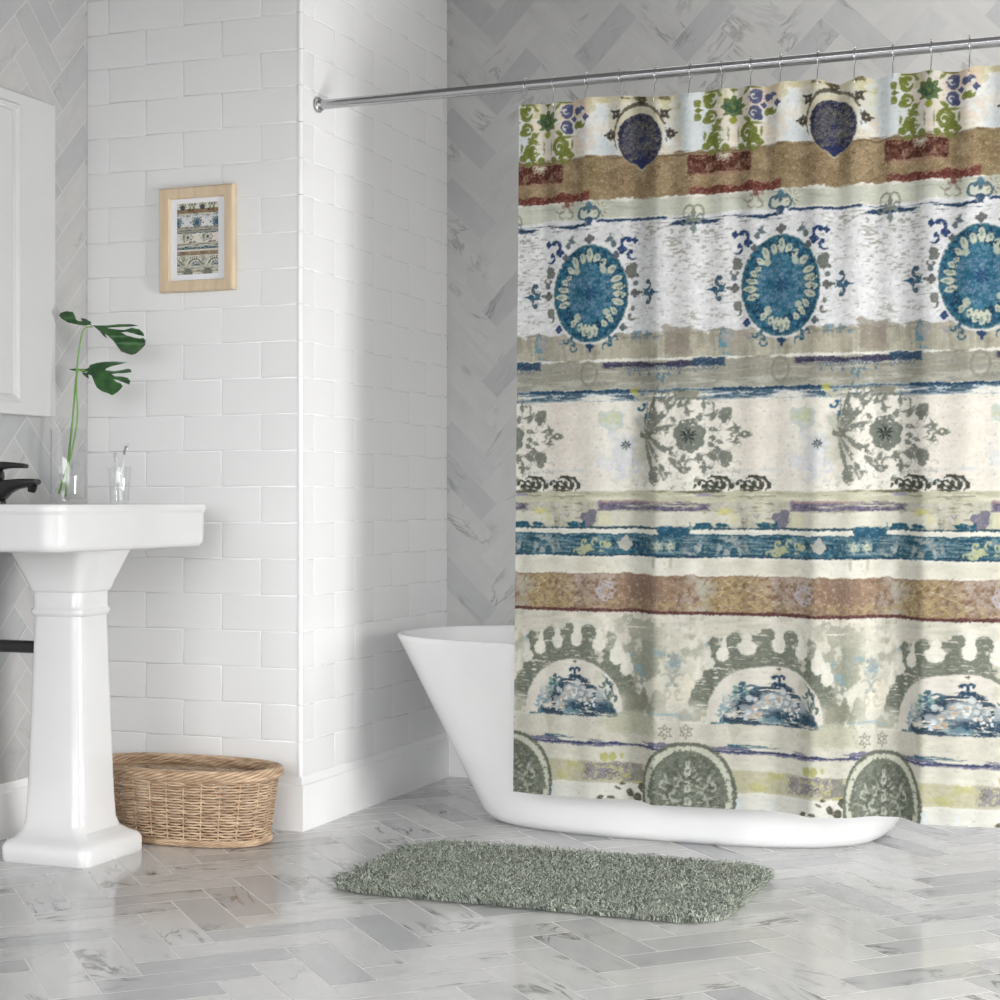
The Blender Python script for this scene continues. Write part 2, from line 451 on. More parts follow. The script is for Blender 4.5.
def band(z0, z1, col, al=1, u0=0, u1=PER, rough=.002, wear=None, tex=(N_MED, 3), slope=0., seedn=None, edge=.0012, uend=.004):
    nz = N_MED if seedn is None else seedn
    def fn(u, z):
        w = (np.floor(u/RES).astype(int) % NW).ravel()
        j0 = int(round((z[0, 0]-ZB)/RES-.5)); n_ = nz[j0:j0+z.shape[0]][:, w]; n2 = N_FINE[j0:j0+z.shape[0]][:, w]
        e = n_*rough + n2*rough*.4
        m = sm(z+e-z0, edge)*sm(z1-z+e, edge)
        if u1-u0 < PER-1e-6: m = m*sm(u-u0+e*1.5, uend)*sm(u1-u+e*1.5, uend)
        return m
    paint(u0, u1, z0-rough*3, z1+rough*3, fn, col, al, wear, tex)
def ell(cu, cz, ru, rz, col, al=1, wear=None, tex=None, rough=0., ang=0, p=2):
    R = max(ru, rz)+rough*4; ca, sa = math.cos(math.radians(ang)), math.sin(math.radians(ang))
    def fn(u, z):
        du, dz = u-cu, z-cz; a = du*ca+dz*sa; b = -du*sa+dz*ca
        d = (np.abs(a/ru)**p + np.abs(b/rz)**p)**(1/p)
        e = 0
        if rough:
            w = (np.floor(u/RES).astype(int) % NW).ravel(); j0 = int(round((z[0, 0]-ZB)/RES-.5))
            e = N_MED[j0:j0+z.shape[0]][:, w]*rough
        return sm((1-d)*min(ru, rz)+e, .0012)
    paint(cu-R, cu+R, cz-R, cz+R, fn, col, al, wear, tex)
def ring(cu, cz, ru, rz, wd, col, al=1, wear=None, a0=0, a1=360, tex=None):
    R = max(ru, rz)+wd
    def fn(u, z):
        du, dz = (u-cu), (z-cz); d = np.sqrt((du/ru)**2+(dz/rz)**2)
        an = np.degrees(np.arctan2(dz/rz, du/ru)) % 360
        t = (an-a0) % 360; ok = t <= ((a1-a0) if a1-a0 < 360 else 361)
        k = 1.0
        if a1-a0 < 360: k = np.clip(np.minimum(t, (a1-a0)-t)/((a1-a0)*.5), 0, 1)**.5
        return sm(wd/2*k-np.abs(d-1)*min(ru, rz), .0010)*ok
    paint(cu-R, cu+R, cz-R, cz+R, fn, col, al, wear, tex)
def petal(cu, cz, ang, r0, ln, wd, col, al=1, hole=None, wear=None):
    c = math.cos(math.radians(ang)); s = math.sin(math.radians(ang)); m = r0+ln/2
    ell(cu+c*m, cz+s*m, ln/2, wd/2, col, al, wear, ang=ang, p=1.7)
    if hole is not None: ell(cu+c*(m+ln*.12), cz+s*(m+ln*.12), ln/4.6, wd/5, hole, al*.9, ang=ang)
def curl(cu, cz, r, a0, col, wd=.004, flip=1, al=1, wear=None):
    wd = wd*1.3 if wd > .003 else wd
    """a hook: 3/4 ring with a ball end"""
    if flip > 0: ring(cu, cz, r, r, wd, col, al, wear, a0, a0+235); e = a0+30
    else: ring(cu, cz, r, r, wd, col, al, wear, a0-235, a0); e = a0-30
    ell(cu+r*.75*math.cos(math.radians(e)), cz+r*.75*math.sin(math.radians(e)), wd*.75, wd*.75, col, al, wear)
def scroll(cu, cz, r, col, ang=0, al=1, wear=None, wd=None):
    """fleur: two mirrored curls around a bud"""
    wd = wd or r*.42
    for s in (-1, 1):
        a = math.radians(ang+s*90); curl(cu+math.cos(a)*r*.95, cz+math.sin(a)*r*.95, r*.75, ang-90+s*60, col, wd, -s, al, wear)
    petal(cu, cz, ang, r*.5, r*1.3, r*.9, col, al, wear=wear)
def diamond(cu, cz, r, col, al=1, wear=None):
    paint(cu-r, cu+r, cz-r, cz+r, lambda u, z: sm(r-(np.abs(u-cu)+np.abs(z-cz)), .001), col, al, wear)
def clover(cu, cz, r, col, al=1, wear=None, n=4, a0=0):
    for k in range(n):
        a = math.radians(a0+k*360/n); ell(cu+r*.55*math.cos(a), cz+r*.55*math.sin(a), r*.5, r*.5, col, al, wear)
def star(cu, cz, r, col, n=5, al=1, rin=.45, a0=90, wear=None):
    def fn(u, z):
        du, dz = u-cu, z-cz; a = np.arctan2(dz, du)-math.radians(a0); d = np.hypot(du, dz)
        k = np.abs(((a*n/(2*PI)) % 1)-.5)*2
        return sm(r*(rin+(1-rin)*k)-d, .0012)
    paint(cu-r, cu+r, cz-r, cz+r, fn, col, al, wear)
# pattern coordinates are taken on the hanging cloth: Q(i, j) turns a reading of a
# front elevation (i across, j down, in sample units) into metres on the cloth
def Q(i, j):
    r = (i-500)/1733; dx, dy = .93042*r-.36651, .36651*r+.93042
    Zd = (.088+4.218)/dy; return (2.247+Zd*dx-.588, .906-(j-500)/1733*Zd)
def qz(j, i=600): return Q(i, j)[1]
def qu(i): return Q(i, 500)[0]
K = .00262  # metres per sample unit
WHITE = (232, 232, 232); CREAM = (230, 226, 212); PALE = (200, 204, 188); BROWN = (150, 126, 92); RED = (96, 50, 38)
NAVY = (30, 44, 92); INK = (28, 58, 92); TEAL = (24, 96, 126); TEALD = (22, 74, 104); GREEN = (106, 122, 34); GREY = (122, 126, 118)
SAGE = (112, 118, 104); LGREY = (176, 176, 164); OLIVE = (176, 174, 132); PURP = (92, 84, 134); KHAKI = (168, 160, 138)
# --- grounds, from the top
band(qz(165), 2.0, (232, 232, 226), tex=(N_BIG, 5))
band(qz(165), 2.0, (226, 216, 196), al=.7, wear=(N_BIG, .3, .8)); band(qz(165), 2.0, (208, 220, 228), al=.6, wear=(-N_BIG, .5, .8))
band(qz(104), 2.0, (222, 212, 178), al=.8, u0=qu(575), u1=qu(682)); band(qz(140), qz(95), (214, 206, 170), al=.5, u0=qu(610), u1=qu(680), rough=.01)
band(qz(112), 2.0, (186, 178, 120), al=.5, wear=(N_MED, .8, .4)); band(qz(115), qz(99), (226, 196, 170), al=.6, u0=qu(560), u1=qu(590), rough=.004)
band(qz(150), qz(120), (226, 190, 160), al=.35, wear=(N_MED, .9, .6))
rr0 = random.Random(2)
# brown and red stripe
band(qz(201), qz(158), BROWN, tex=(N_FINE, 10), rough=.003)
band(qz(200), qz(158), (176, 154, 116), al=.6, wear=(N_MED, .2, 1), rough=.003); band(qz(200), qz(158), (118, 94, 58), al=.55, wear=(N_FINE, .7, .4))
band(qz(200), qz(158), (120, 104, 62), al=.5, u0=qu(588), u1=qu(600), uend=.02)
band(qz(160), qz(156), (84, 66, 44), al=.5, wear=(N_STR, .2, .6), rough=.001)
band(qz(185, 540), qz(166, 540), RED, u0=qu(690)-PER, u1=qu(563), wear=(N_MED, -1.5, .6), tex=(N_FINE, 9))
band(qz(187, 540), qz(184, 540), (160, 126, 100), al=.8, u0=0, u1=qu(560), rough=.001)
band(qz(205, 540), qz(197, 540), (110, 52, 42), u0=qu(690)-PER, u1=qu(590), tex=(N_FINE, 6), rough=.0018)
band(qz(199, 580), qz(193, 580), (110, 52, 42), u0=qu(552), u1=qu(588), tex=(N_FINE, 6), rough=.0018)
for k in range(260):
    c = (rr0.uniform(0, PER), rr0.uniform(qz(199), qz(161))); curl(c[0], c[1], rr0.uniform(.004, .008), rr0.uniform(0, 360), rr0.choice(((196, 178, 140), (110, 90, 58), (186, 164, 124))), .0018, rr0.choice((-1, 1)), .6, wear=(N_FINE, -.4, .8))
for k in range(5):   # little white fan on the red
    c = Q(539, 166); petal(c[0], c[1], 200+k*35, .004, .018, .008, (214, 208, 184), 1, RED)
# pale green stripe
band(qz(228), qz(204, 560), PALE, rough=.002, u0=0, u1=qu(590)); band(qz(219), qz(200, 620), PALE, rough=.002, u0=qu(590), u1=PER)
band(qz(226), qz(200), (214, 214, 192), al=.6, wear=(N_BIG, .4, 1)); band(qz(226), qz(201), (170, 172, 152), al=.5, wear=(N_STR, 1.0, .5))
# white ground of the blue medallions
band(qz(336), qz(220), (224, 225, 226), rough=.002, tex=(N_FINE, 3))
band(qz(336), qz(224), (160, 157, 144), al=.8, u0=qu(628), u1=qu(690), uend=.05, wear=[(N_DASH, .75, .35), (N_BIG, -.4, .8)])
band(qz(336), qz(224), (150, 148, 136), al=.7, u0=qu(512), u1=qu(545), uend=.04, wear=[(N_DASH, .8, .35), (N_BIG, -.2, .6)])
band(qz(330), qz(224), (160, 160, 152), al=.6, wear=[(N_DASH, 1.5, .3)])
for (i, j, w, h_) in ((681, 249, 18, 7), (704, 264, 20, 7), (690, 312, 16, 5), (520, 250, 10, 6), (650, 228, 10, 8)):
    c = Q(i, j); ell(c[0], c[1], w*K/2, h_*K/2, (160, 156, 140), .8, wear=(N_DASH, -.1, .6), rough=.004)
# blue line under the pale stripe
band(qz(233, 545), qz(227, 545), INK, u0=-.03, u1=qu(592), wear=(N_STR, -.9, .5), rough=.0015)
band(qz(221.5, 620), qz(218.6, 620), (34, 62, 104), u0=qu(598), u1=qu(668), wear=(N_STR, -1.1, .5), rough=.0008)
band(qz(224, 684), qz(217, 684), INK, u0=qu(672), u1=PER+.001, wear=(N_STR, -.7, .5), rough=.001)
# grey stripe under the medallions
band(qz(362), qz(334), (164, 160, 142), rough=.003, tex=(N_VER, 8))
band(qz(360), qz(336), (190, 182, 160), al=.6, wear=(N_MED, .3, .8)); band(qz(340), qz(333), (110, 108, 96), al=.5, wear=(N_STR2, .7, .4))
band(qz(340), qz(331), (96, 128, 146), al=.7, u0=qu(632), u1=qu(658), wear=(N_FINE, -.3, .8), rough=.003)
band(qz(357), qz(329), (148, 138, 124), al=.8, u0=qu(664), u1=qu(692), rough=.003)
c = Q(550, 350); ell(c[0], c[1], .035, .03, (70, 128, 152), .75, wear=(N_MED, .1, .4), rough=.008)
c = Q(552, 346); ell(c[0], c[1], .028, .026, (176, 158, 150), .7, wear=(N_MED, -.4, .6), rough=.006)
band(qz(391), qz(361), (160, 158, 142), rough=.002, tex=(N_STR, 6)); band(qz(389), qz(368), (186, 184, 170), al=.6, wear=(N_STR, .4, .6))
band(qz(389), qz(366), (128, 132, 128), al=.5, wear=(N_STR2, .8, .5))
band(qz(362.2), qz(359.6), (224, 222, 212), rough=.001, wear=(N_STR, -1, .5))
band(qz(367.5, 640), qz(362, 640), (58, 56, 84), u0=qu(603), u1=PER+.04, rough=.0015, wear=(N_STR, -1.2, .6))
band(qz(370, 530), qz(363, 530), (44, 72, 100), u0=0, u1=qu(540), rough=.002, wear=(N_STR, -.8, .6))
for k in range(24):
    u = qu(515)+k*.0125 if k < 5 else qu(626)+(k-5)*.0092
    ring(u, qz(370), .0045, .004, .0018, (60, 88, 118), .9, wear=(N_FINE, -.8, .6))
    if k % 3 == 0: ell(u, qz(375), .004, .005, (70, 100, 124), .7, wear=(N_FINE, -.5, .6))
c = Q(664, 376); scroll(c[0], c[1], .009, (74, 118, 140), -90, .8); c = Q(590, 374); ring(c[0], c[1], .022, .03, .006, (136, 132, 118), .7)
# streaky blue line
band(qz(402), qz(390), (150, 166, 176), rough=.002, wear=(N_STR, -.6, .7)); band(qz(400), qz(391), (62, 92, 114), al=.9, wear=(N_STR, .35, .35), rough=.002)
band(qz(397), qz(393), (222, 228, 228), al=.8, wear=(N_STR2, .5, .4)); band(qz(394, 560), qz(391, 560), (30, 66, 98), u0=qu(530), u1=qu(640), rough=.001, wear=(N_STR, -.8, .6))
band(qz(402, 650), qz(392, 650), (190, 188, 162), al=.9, u0=qu(634), u1=PER+.02, wear=(N_FINE, -.2, .8)); band(qz(402, 650), qz(392, 650), (110, 108, 92), al=.7, u0=qu(634), u1=PER+.02, wear=(N_MED, .6, .4))
# --- flower panel
band(qz(491), qz(402), (230, 226, 214), rough=.0015, tex=(N_BIG, 2))
band(qz(490), qz(402), (226, 216, 204), al=.6, u0=qu(540), u1=qu(600), uend=.06)
band(qz(430, 620), qz(412, 620), (176, 194, 196), al=.7, u0=qu(601), u1=qu(642), rough=.007, uend=.01, wear=(N_MED, -.6, 1))
band(qz(430, 620), qz(408, 620), (206, 204, 140), al=.5, u0=qu(600), u1=qu(660), rough=.006, wear=(N_MED, .7, .6))
band(qz(480, 620), qz(430, 620), (206, 212, 222), al=.55, u0=qu(598), u1=qu(640), rough=.01, uend=.03, wear=(N_MED, .1, .7))
band(qz(480, 640), qz(410, 640), (176, 176, 158), al=.8, u0=qu(633), u1=qu(662), rough=.008, uend=.03, wear=(N_BIG, -.6, 1.2))
band(qz(482, 560), qz(472, 560), (184, 200, 204), al=.5, u0=qu(540), u1=qu(590), rough=.006, wear=(N_STR, 0, .8))
GR = (116, 120, 110)
def grey_flower():
    w = (N_FINE, -1.15, .6); w2 = (N_MED, -.9, .5)
    cx, cz = Q(690, 435)
    lx, lz = Q(646, 434)
    # plume fanning out of a joint on the left of the bloom
    for k, (dx, dz, an, ln, wd) in enumerate(((.0, .004, 62, .115, .016), (.006, .004, 48, .105, .02), (.0, .0, 15, .075, .02), (.004, -.003, -35, .09, .016), (-.002, -.004, -58, .115, .012), (-.004, -.006, -74, .10, .010), (-.004, .008, 84, .09, .010), (.0, .01, 72, .12, .012))):
        petal(lx+dx, lz+dz, an, .008, ln, wd, GR, .95, wear=[w, w2])
    for (i, j, a, l_) in ((672, 404, 60, .05), (668, 398, 80, .04), (684, 402, 40, .04), (664, 470, -70, .05), (676, 462, -40, .055), (686, 470, -20, .03), (655, 478, -80, .04)):
        c = Q(i, j); petal(c[0], c[1], a, -.02, l_, .018, GR, .9, (200, 200, 190), wear=w)
        petal(c[0], c[1], a+50, 0, l_*.5, .008, GR, .8, wear=w)
    ell(lx, lz, .022, .012, (104, 106, 94), .85, rough=.004, wear=w)
    c = Q(655, 474); ell(c[0], c[1], .014, .024, GR, .9, wear=w, ang=-10)
    clover(cx, cz, .040, (116, 122, 112), n=5, a0=90, wear=(N_FINE, -2, .6)); ell(cx, cz, .028, .030, (116, 122, 112), wear=(N_FINE, -2, .6))
    for k in range(7): a = math.radians(k*360/7+20); ell(cx+.028*math.cos(a), cz+.032*math.sin(a), .013, .014, (118, 124, 114), wear=(N_FINE, -1.8, .6))
    
    for k in range(5):
        for s_ in (-1, 1): petal(cx-.002, cz, 90+72*k+s_*14, .004, .016, .0036, (26, 34, 30), 1)
    for k in range(9): petal(cx, cz, 40*k+15, .048, .022, .012, GR, .9, wear=[w, w2])
    for s in (-1, 1):
        for (r, a, l_, wd, q_) in ((.066, 38, .035, .014, 0), (.088, 30, .04, .03, 1), (.075, 62, .04, .010, 0), (.06, 12, .03, .012, 0), (.095, 8, .035, .01, 0)):
            a_ = s*a; ux = cx+r*math.cos(math.radians(a_)); uz = cz+r*math.sin(math.radians(a_))
            petal(ux, uz, a_*1.4, -.004, l_, wd, GR, .9, wear=w)
        curl(cx+.04, cz+s*.07, .020, 90 if s > 0 else 270, GR, .006, -s, .8, wear=w)
        curl(cx+.005, cz+s*.075, .014, 90 if s > 0 else 270, GR, .005, s, .8, wear=w)
    c = Q(724, 418); petal(c[0], c[1], 90, -.018, .045, .026, GR, .95, wear=w); c = Q(724, 457); ell(c[0], c[1], .016, .016, GR, .95, wear=w); ell(c[0], c[1]-.014, .01, .012, GR, .9, wear=w)
    c = Q(736, 434); petal(c[0], c[1], 0, 0, .035, .02, GR, .95, wear=w); petal(c[0], c[1], 110, .0, .034, .012, GR, .9, wear=w); petal(c[0], c[1], -110, .0, .034, .012, GR, .9, wear=w)
    petal(c[0]-.02, c[1], 35, 0, .03, .008, GR, .9, wear=w); petal(c[0]-.02, c[1], -35, 0, .03, .008, GR, .9, wear=w)
    for (i, j) in ((700, 417), (704, 466), (698, 480), (712, 438), (699, 458), (716, 449)): c = Q(i, j); clover(c[0], c[1], .010, GR, .9, wear=w)
for k in range(150):
    c = Q(rr0.uniform(648, 738), rr0.uniform(398, 486)); curl(c[0], c[1], rr0.uniform(.004, .010), rr0.uniform(0, 360), (150, 152, 142), .0032, rr0.choice((-1, 1)), .45, wear=(N_FINE, -.3, .8))
grey_flower()
c = Q(626, 445)   # pale blossom
for k in range(7): petal(c[0], c[1], k*51, .012, .02, .014, (208, 214, 220), .8)
ell(c[0], c[1], .016, .017, (204, 208, 210), .8); 
for k in range(8): petal(c[0], c[1], 45*k+10, .003, .010, .0034, (40, 44, 46), 1)
for s in (0, 1):
    curl(c[0]-.02, c[1]-.05-s*.02, .016, 90, (206, 210, 224), .005, 1-2*s, .7); curl(c[0]+.02, c[1]-.055, .016, 90, (206, 210, 224), .005, -1, .7)
c = Q(643, 407); curl(c[0]-.006, c[1], .009, 200, (60, 104, 136), .005, 1); ell(c[0]+.004, c[1]+.006, .006, .005, (60, 104, 136)); c = Q(646, 416); ell(c[0], c[1], .005, .007, (60, 104, 136))
c = Q(636, 391); ell(c[0], c[1], .016, .009, (190, 186, 70), .8, wear=(N_MED, -.3, .6), rough=.003)
DK = (66, 70, 60)   # dark acanthus curls on the sill of the panel
for (i, j) in ((527, 483), (560, 483), (716, 483), (752, 483)):
    c = Q(i, j); u, z = c
    curl(u-.017, z-.006, .012, 180, DK, .005, -1); curl(u+.010, z+.001, .0125, 30, DK, .005, -1); curl(u+.014, z-.006, .007, 200, DK, .004, 1)
    ring(u+.012, z-.004, .021, .020, .008, DK, 1, None, -50, 140)
    for k in (10, 60, 105): a = math.radians(k); ell(u+.012+.023*math.cos(a), z-.004+.022*math.sin(a), .0045, .004, DK)
    petal(u-.004, z-.015, 140, 0, .016, .010, DK); petal(u+.034, z-.014, 70, 0, .016, .009, DK); petal(u-.036, z-.014, 80, 0, .012, .007, DK); ell(u+.000, z-.0185, .014, .003, DK)
# --- thin stripes under the panel
band(qz(502), qz(491), (198, 196, 170), rough=.001, tex=(N_STR, 6)); band(qz(493), qz(490), (96, 96, 66), al=.9, wear=(N_STR, .0, .5), rough=.0008)
band(qz(500), qz(494), (222, 220, 200), al=.6, wear=(N_STR, .4, .5)); band(qz(497), qz(493), (110, 112, 90), al=.6, wear=(N_STR2, .9, .4))
band(qz(528), qz(501), (182, 180, 162), rough=.001, tex=(N_VER, 7)); band(qz(527), qz(501), (208, 204, 186), al=.7, wear=(N_MED, 0, 1)); band(qz(527), qz(500), (104, 100, 84), al=.5, wear=(N_STR2, 1.2, .4))
band(qz(527), qz(499), (188, 188, 130), al=.4, wear=(N_VER, 1, .5))
band(qz(510, 650), qz(502, 650), (104, 98, 122), u0=qu(600), u1=PER+.04, rough=.0015, wear=(N_STR, -1.1, .8), tex=(N_FINE, 8)); band(qz(503, 650), qz(500, 650), (150, 116, 124), al=.6, u0=qu(600), u1=PER, rough=.001, wear=(N_STR, -.3, .6))
band(qz(496, 530), qz(493, 530), (138, 130, 168), al=.8, u0=qu(516), u1=qu(545), rough=.001, wear=(N_STR, -.5, .6)); band(qz(507, 530), qz(503, 530), (190, 186, 190), al=.6, u0=qu(512), u1=qu(560), wear=(N_STR, -.5, .6))
band(qz(526, 650), qz(511, 650), (208, 206, 190), u0=qu(600), u1=PER+.12, rough=.0012); band(qz(525, 700), qz(512, 700), (204, 202, 158), al=.6, u0=qu(600), u1=qu(612), rough=.003); band(qz(514, 700), qz(508, 700), (206, 200, 134), u0=qu(718), u1=qu(732), rough=.0015)
band(qz(525, 735), qz(510, 735), (204, 200, 146), al=.6, u0=qu(727), u1=qu(738), rough=.003)
c = Q(591, 518); ell(c[0], c[1], .016, .024, (104, 100, 124), .85, rough=.006, wear=(N_MED, -.8, .5)); c = Q(569, 514); scroll(c[0], c[1], .005, (130, 124, 156), -90)
band(qz(528.6), qz(526), (30, 66, 84), rough=.0012, wear=(N_STR, -1.1, .5)); band(qz(527, 540), qz(522, 540), (26, 80, 104), u0=qu(512), u1=qu(585), rough=.003, wear=(N_MED, -.1, .5))
band(qz(534), qz(528.5), (222, 220, 206), rough=.0018)
# --- teal stripe
band(qz(555), qz(533), (44, 90, 110), rough=.0012, tex=(N_STR2, 9)); band(qz(553), qz(535), (120, 138, 140), al=.6, wear=(N_FINE, .9, .5)); band(qz(540, 655), qz(526, 655), (28, 84, 112), u0=qu(661), u1=qu(690), rough=.003)
band(qz(553), qz(535), (150, 158, 156), al=.85, u0=qu(512), u1=qu(566), rough=.002, wear=(N_MED, .1, .35)); band(qz(553), qz(535), (150, 158, 156), al=.9, u0=qu(685), u1=qu(732), rough=.002, wear=(N_MED, -.1, .35))
band(qz(553), qz(535), (40, 104, 132), al=.6, wear=(N_STR, .8, .6)); band(qz(555), qz(533), (12, 58, 84), al=.6, wear=(N_MED, 1, .6)); band(qz(556), qz(553.6), (18, 48, 76), al=.9, rough=.0008, wear=(N_STR, -.8, .5))
for (i, j) in ((518, 545), (536, 545), (554, 548)): c = Q(i, j); ring(c[0], c[1], .012, .016, .003, (24, 70, 100), .8, wear=(N_FINE, -.8, .5)); star(c[0], c[1], .012, (170, 176, 172), 6, .8, wear=(N_FINE, -.5, .5))
YG = (184, 186, 136)
for (i, j, w_, h_) in ((590, 548, .016, .010), (602, 549, .012, .009), (583, 551, .014, .006), (607, 544, .009, .011)): c = Q(i, j); ell(c[0], c[1], w_, h_, YG, .9, rough=.003, wear=(N_FINE, -1, .6))
for (i, j) in ((586, 543), (605, 544), (597, 541)): c = Q(i, j); curl(c[0], c[1], .009, 40, YG, .004, 1, .95)
c = Q(624, 544); ell(c[0], c[1], .013, .018, (196, 188, 172), .9, rough=.005)
for (i, j) in ((660, 545), (672, 545)):
    c = Q(i, j)
    for k in range(6): petal(c[0], c[1], 60*k+30, .002, .014, .008, (206, 206, 176), 1, (60, 104, 116))
band(qz(573), qz(555.5), (222, 220, 206), rough=.001, tex=(N_MED, 2)); band(qz(571), qz(557), (206, 200, 180), al=.5, wear=(N_BIG, .5, .8))
for i in (656, 673): c = Q(i, 563); petal(c[0], c[1], -90, -.02, .03, .010, (176, 174, 152), .7)
# --- brown gold stripe
band(qz(610), qz(573), (150, 122, 98), rough=.0015, tex=(N_FINE, 7)); band(qz(608), qz(574), (170, 154, 142), al=.8, wear=[(N_BIG, .1, .9), (N_FINE, -.8, 1.2)])
band(qz(608), qz(574), (120, 94, 80), al=.7, u0=qu(626), u1=qu(664), uend=.05, wear=(N_FINE, -.8, 1.4)); band(qz(608), qz(574), (160, 136, 88), al=.8, u0=qu(522), u1=qu(575), uend=.06, wear=(N_FINE, -.6, 1.4))
band(qz(608), qz(574), (178, 176, 164), al=.7, u0=qu(688), u1=qu(716), uend=.03, wear=(N_MED, -.5, .9)); band(qz(609), qz(598), (166, 148, 100), al=.6, wear=(N_FINE, .3, .7))
rr = random.Random(4)
for k in range(60):
    i = rr.uniform(524, 572); j = rr.uniform(577, 606); c = Q(i, j); petal(c[0], c[1], rr.choice((20, 35, 60, 130, 150))+rr.uniform(-15, 15), -.01, rr.uniform(.015, .03), .0028, rr.choice(((190, 170, 120), (200, 184, 144), (134, 108, 62))), .8)
for k in range(90):
    i = rr.uniform(512, 700); j = rr.uniform(576, 607); c = Q(i, j); ell(c[0], c[1], rr.uniform(.001, .004), rr.uniform(.001, .003), rr.choice(((214, 196, 180), (200, 190, 190), (176, 150, 110))), .55)
c = Q(607, 590)
for k in range(8): ring(c[0]+.018*math.cos(k*.785), c[1]+.020*math.sin(k*.785), .006, .006, .003, (186, 186, 204), .8)
band(qz(611.5), qz(607.6), (92, 50, 48), rough=.001, wear=(N_STR, -1.4, .6))
# --- arch panel
band(qz(716), qz(611), (206, 204, 188), rough=.001, tex=(N_BIG, 6)); band(qz(715), qz(612), (220, 217, 205), al=.85, wear=[(N_MED, -.1, .8)])
band(qz(640), qz(612), (220, 214, 198), al=.6, wear=(N_STR, 0, .8)); band(qz(715), qz(612), (164, 164, 146), al=.75, wear=[(N_BIG, .65, .5), (N_MED, -.6, .8)])
band(qz(712, 630), qz(618, 630), (160, 160, 142), al=.85, u0=qu(618), u1=qu(668), uend=.03, rough=.01, wear=(N_MED, -.7, .8)); band(qz(712, 650), qz(640, 650), (146, 150, 134), al=.8, u0=qu(640), u1=qu(658), uend=.02, wear=(N_MED, -.8, .8))
band(qz(708, 630), qz(690, 630), (134, 136, 116), al=.8, u0=qu(628), u1=qu(655), uend=.02, rough=.005)
band(qz(700, 690), qz(670, 690), (222, 216, 196), al=.9, u0=qu(672), u1=qu(705), rough=.01, uend=.02)
for (i, j, w_, h_) in ((631, 655, 12, 6), (645, 678, 8, 12), (532, 639, 14, 8), (678, 650, 14, 8), (629, 675, 8, 5), (636, 668, 10, 5), (680, 660, 8, 12), (528, 676, 8, 5), (665, 652, 8, 5)):
    c = Q(i, j); ell(c[0], c[1], w_*K/2, h_*K/2, (132, 164, 176), .6, wear=(N_MED, -.4, .6), rough=.005)
AC = (566, 693)
ac = Q(575, 707)
def arch():
    u, z = ac; sg = SAGE; wr = [(N_STR2, -1.7, .5), (N_MED, -1.9, .6)]
    def fn(a, b):
        du, dz = a-u, b-z; d = np.hypot(du, dz*1.02)
        an = np.arctan2(dz, du)
        return sm(.182-d, .002)*sm(d-.118, .002)*(dz > .0)*sm(an-.30, .1)*sm(PI-.15-an, .1)
    paint(u-.2, u+.2, z, z+.2, fn, sg, .95, wr, tex=(N_STR2, 5))
    for (i, j, w_) in ((536, 634, 17), (550, 630, 14), (568, 627, 17), (591, 629, 16), (613, 637, 14)):
        c = Q(i, j+6); ell(c[0], c[1], w_*K/2, .030, sg, .95 if i < 600 else .6, wear=wr+[(N_MED, -1.4, .6)], p=3, rough=.002)
    CW = (224, 222, 208)
    for (i, j, r) in ((528, 655, 7), (541, 646, 6.5), (559, 640, 7), (578, 638, 7.5), (601, 643, 8.5), (619, 655, 9), (519, 666, 6), (628, 668, 8)):
        c = Q(i, j); ell(c[0], c[1], r*K*.85, r*K, CW, 1, rough=.0012); ell(c[0]+.001, c[1]+.02, r*K*.45, .022, CW, .95, rough=.001)
    # inner cream half disc
    paint(u-.14, u+.14, z-.02, z+.13, lambda a, b: sm(.132-np.hypot((a-u)*.98, (b-z)*1.02), .002)*(b > z-.03), (218, 213, 201), 1, (N_MED, -2.2, .6))
    ring(u, z, .133, .13, .002, (140, 144, 128), .5, a0=20, a1=160)
arch()
u, z = ac
DN = (30, 62, 92)
def hill(a, b):
    du = a-(u+.004); hh = np.where(np.abs(du) < .5, .088-1.02*np.abs(du)**1.25*4.2, 0); return sm(b-(z+.004), .003)*sm(hh-(b-(z-.012)), .003)
def hillfn(a, b):
    du = a-(u+.006); top = z+.088-8.6*du**2; return sm(top-b, .003)*sm(b-(z-.020), .004)
paint(u-.11, u+.125, z-.03, z+.10, hillfn, (44, 64, 82), 1, [(N_STR2, -.9, .5), (N_MED, -1.4, .6)], tex=(N_STR2, 8))
paint(u-.09, u+.10, z+.005, z+.062, lambda a, b: sm((a-u)*.0+.06-np.abs(b-z-.032)*1.6-np.abs(a-u-.01)*.25, .02), (182, 190, 190), .8, [(N_MED, .1, .5)])
paint(u-.09, u+.10, z+.0, z+.05, lambda a, b: sm(.05-np.abs(b-z-.028)*1.6-np.abs(a-u+.01)*.2, .02), (150, 158, 160), .8, [(N_FINE, .2, .5)])
paint(u-.02, u+.118, z-.022, z+.022, lambda a, b: sm(b-z+.018, .003)*sm(z+.020-b, .006)*sm(a-u+.02, .02)*sm(u+.115-(b-z)*.5-a, .003), (38, 66, 88), .95, [(N_STR2, -1.6, .5)], tex=(N_STR2, 6))
band(z-.040, z-.020, (38, 92, 118), al=.9, u0=u-.02, u1=u+.065, rough=.003, wear=(N_STR, -1, .5)); band(z-.026, z-.014, (60, 112, 128), al=.9, u0=u-.13, u1=u-.07, rough=.004, wear=(N_STR, -.8, .5)); band(z-.012, z-.004, (120, 160, 170), al=.6, u0=u-.14, u1=u+.14, rough=.003, wear=(N_STR, .2, .5))
rr = random.Random(9)
for k in range(46):
    a = rr.uniform(-.05, .065); b = .028-rr.random()*.035 if abs(a) > .02 else rr.uniform(.02, .055)
    ell(u+a, z+b, .0036, .0036, rr.choice(((226, 224, 214), (214, 220, 222), (200, 170, 140), (190, 200, 206))), .95)
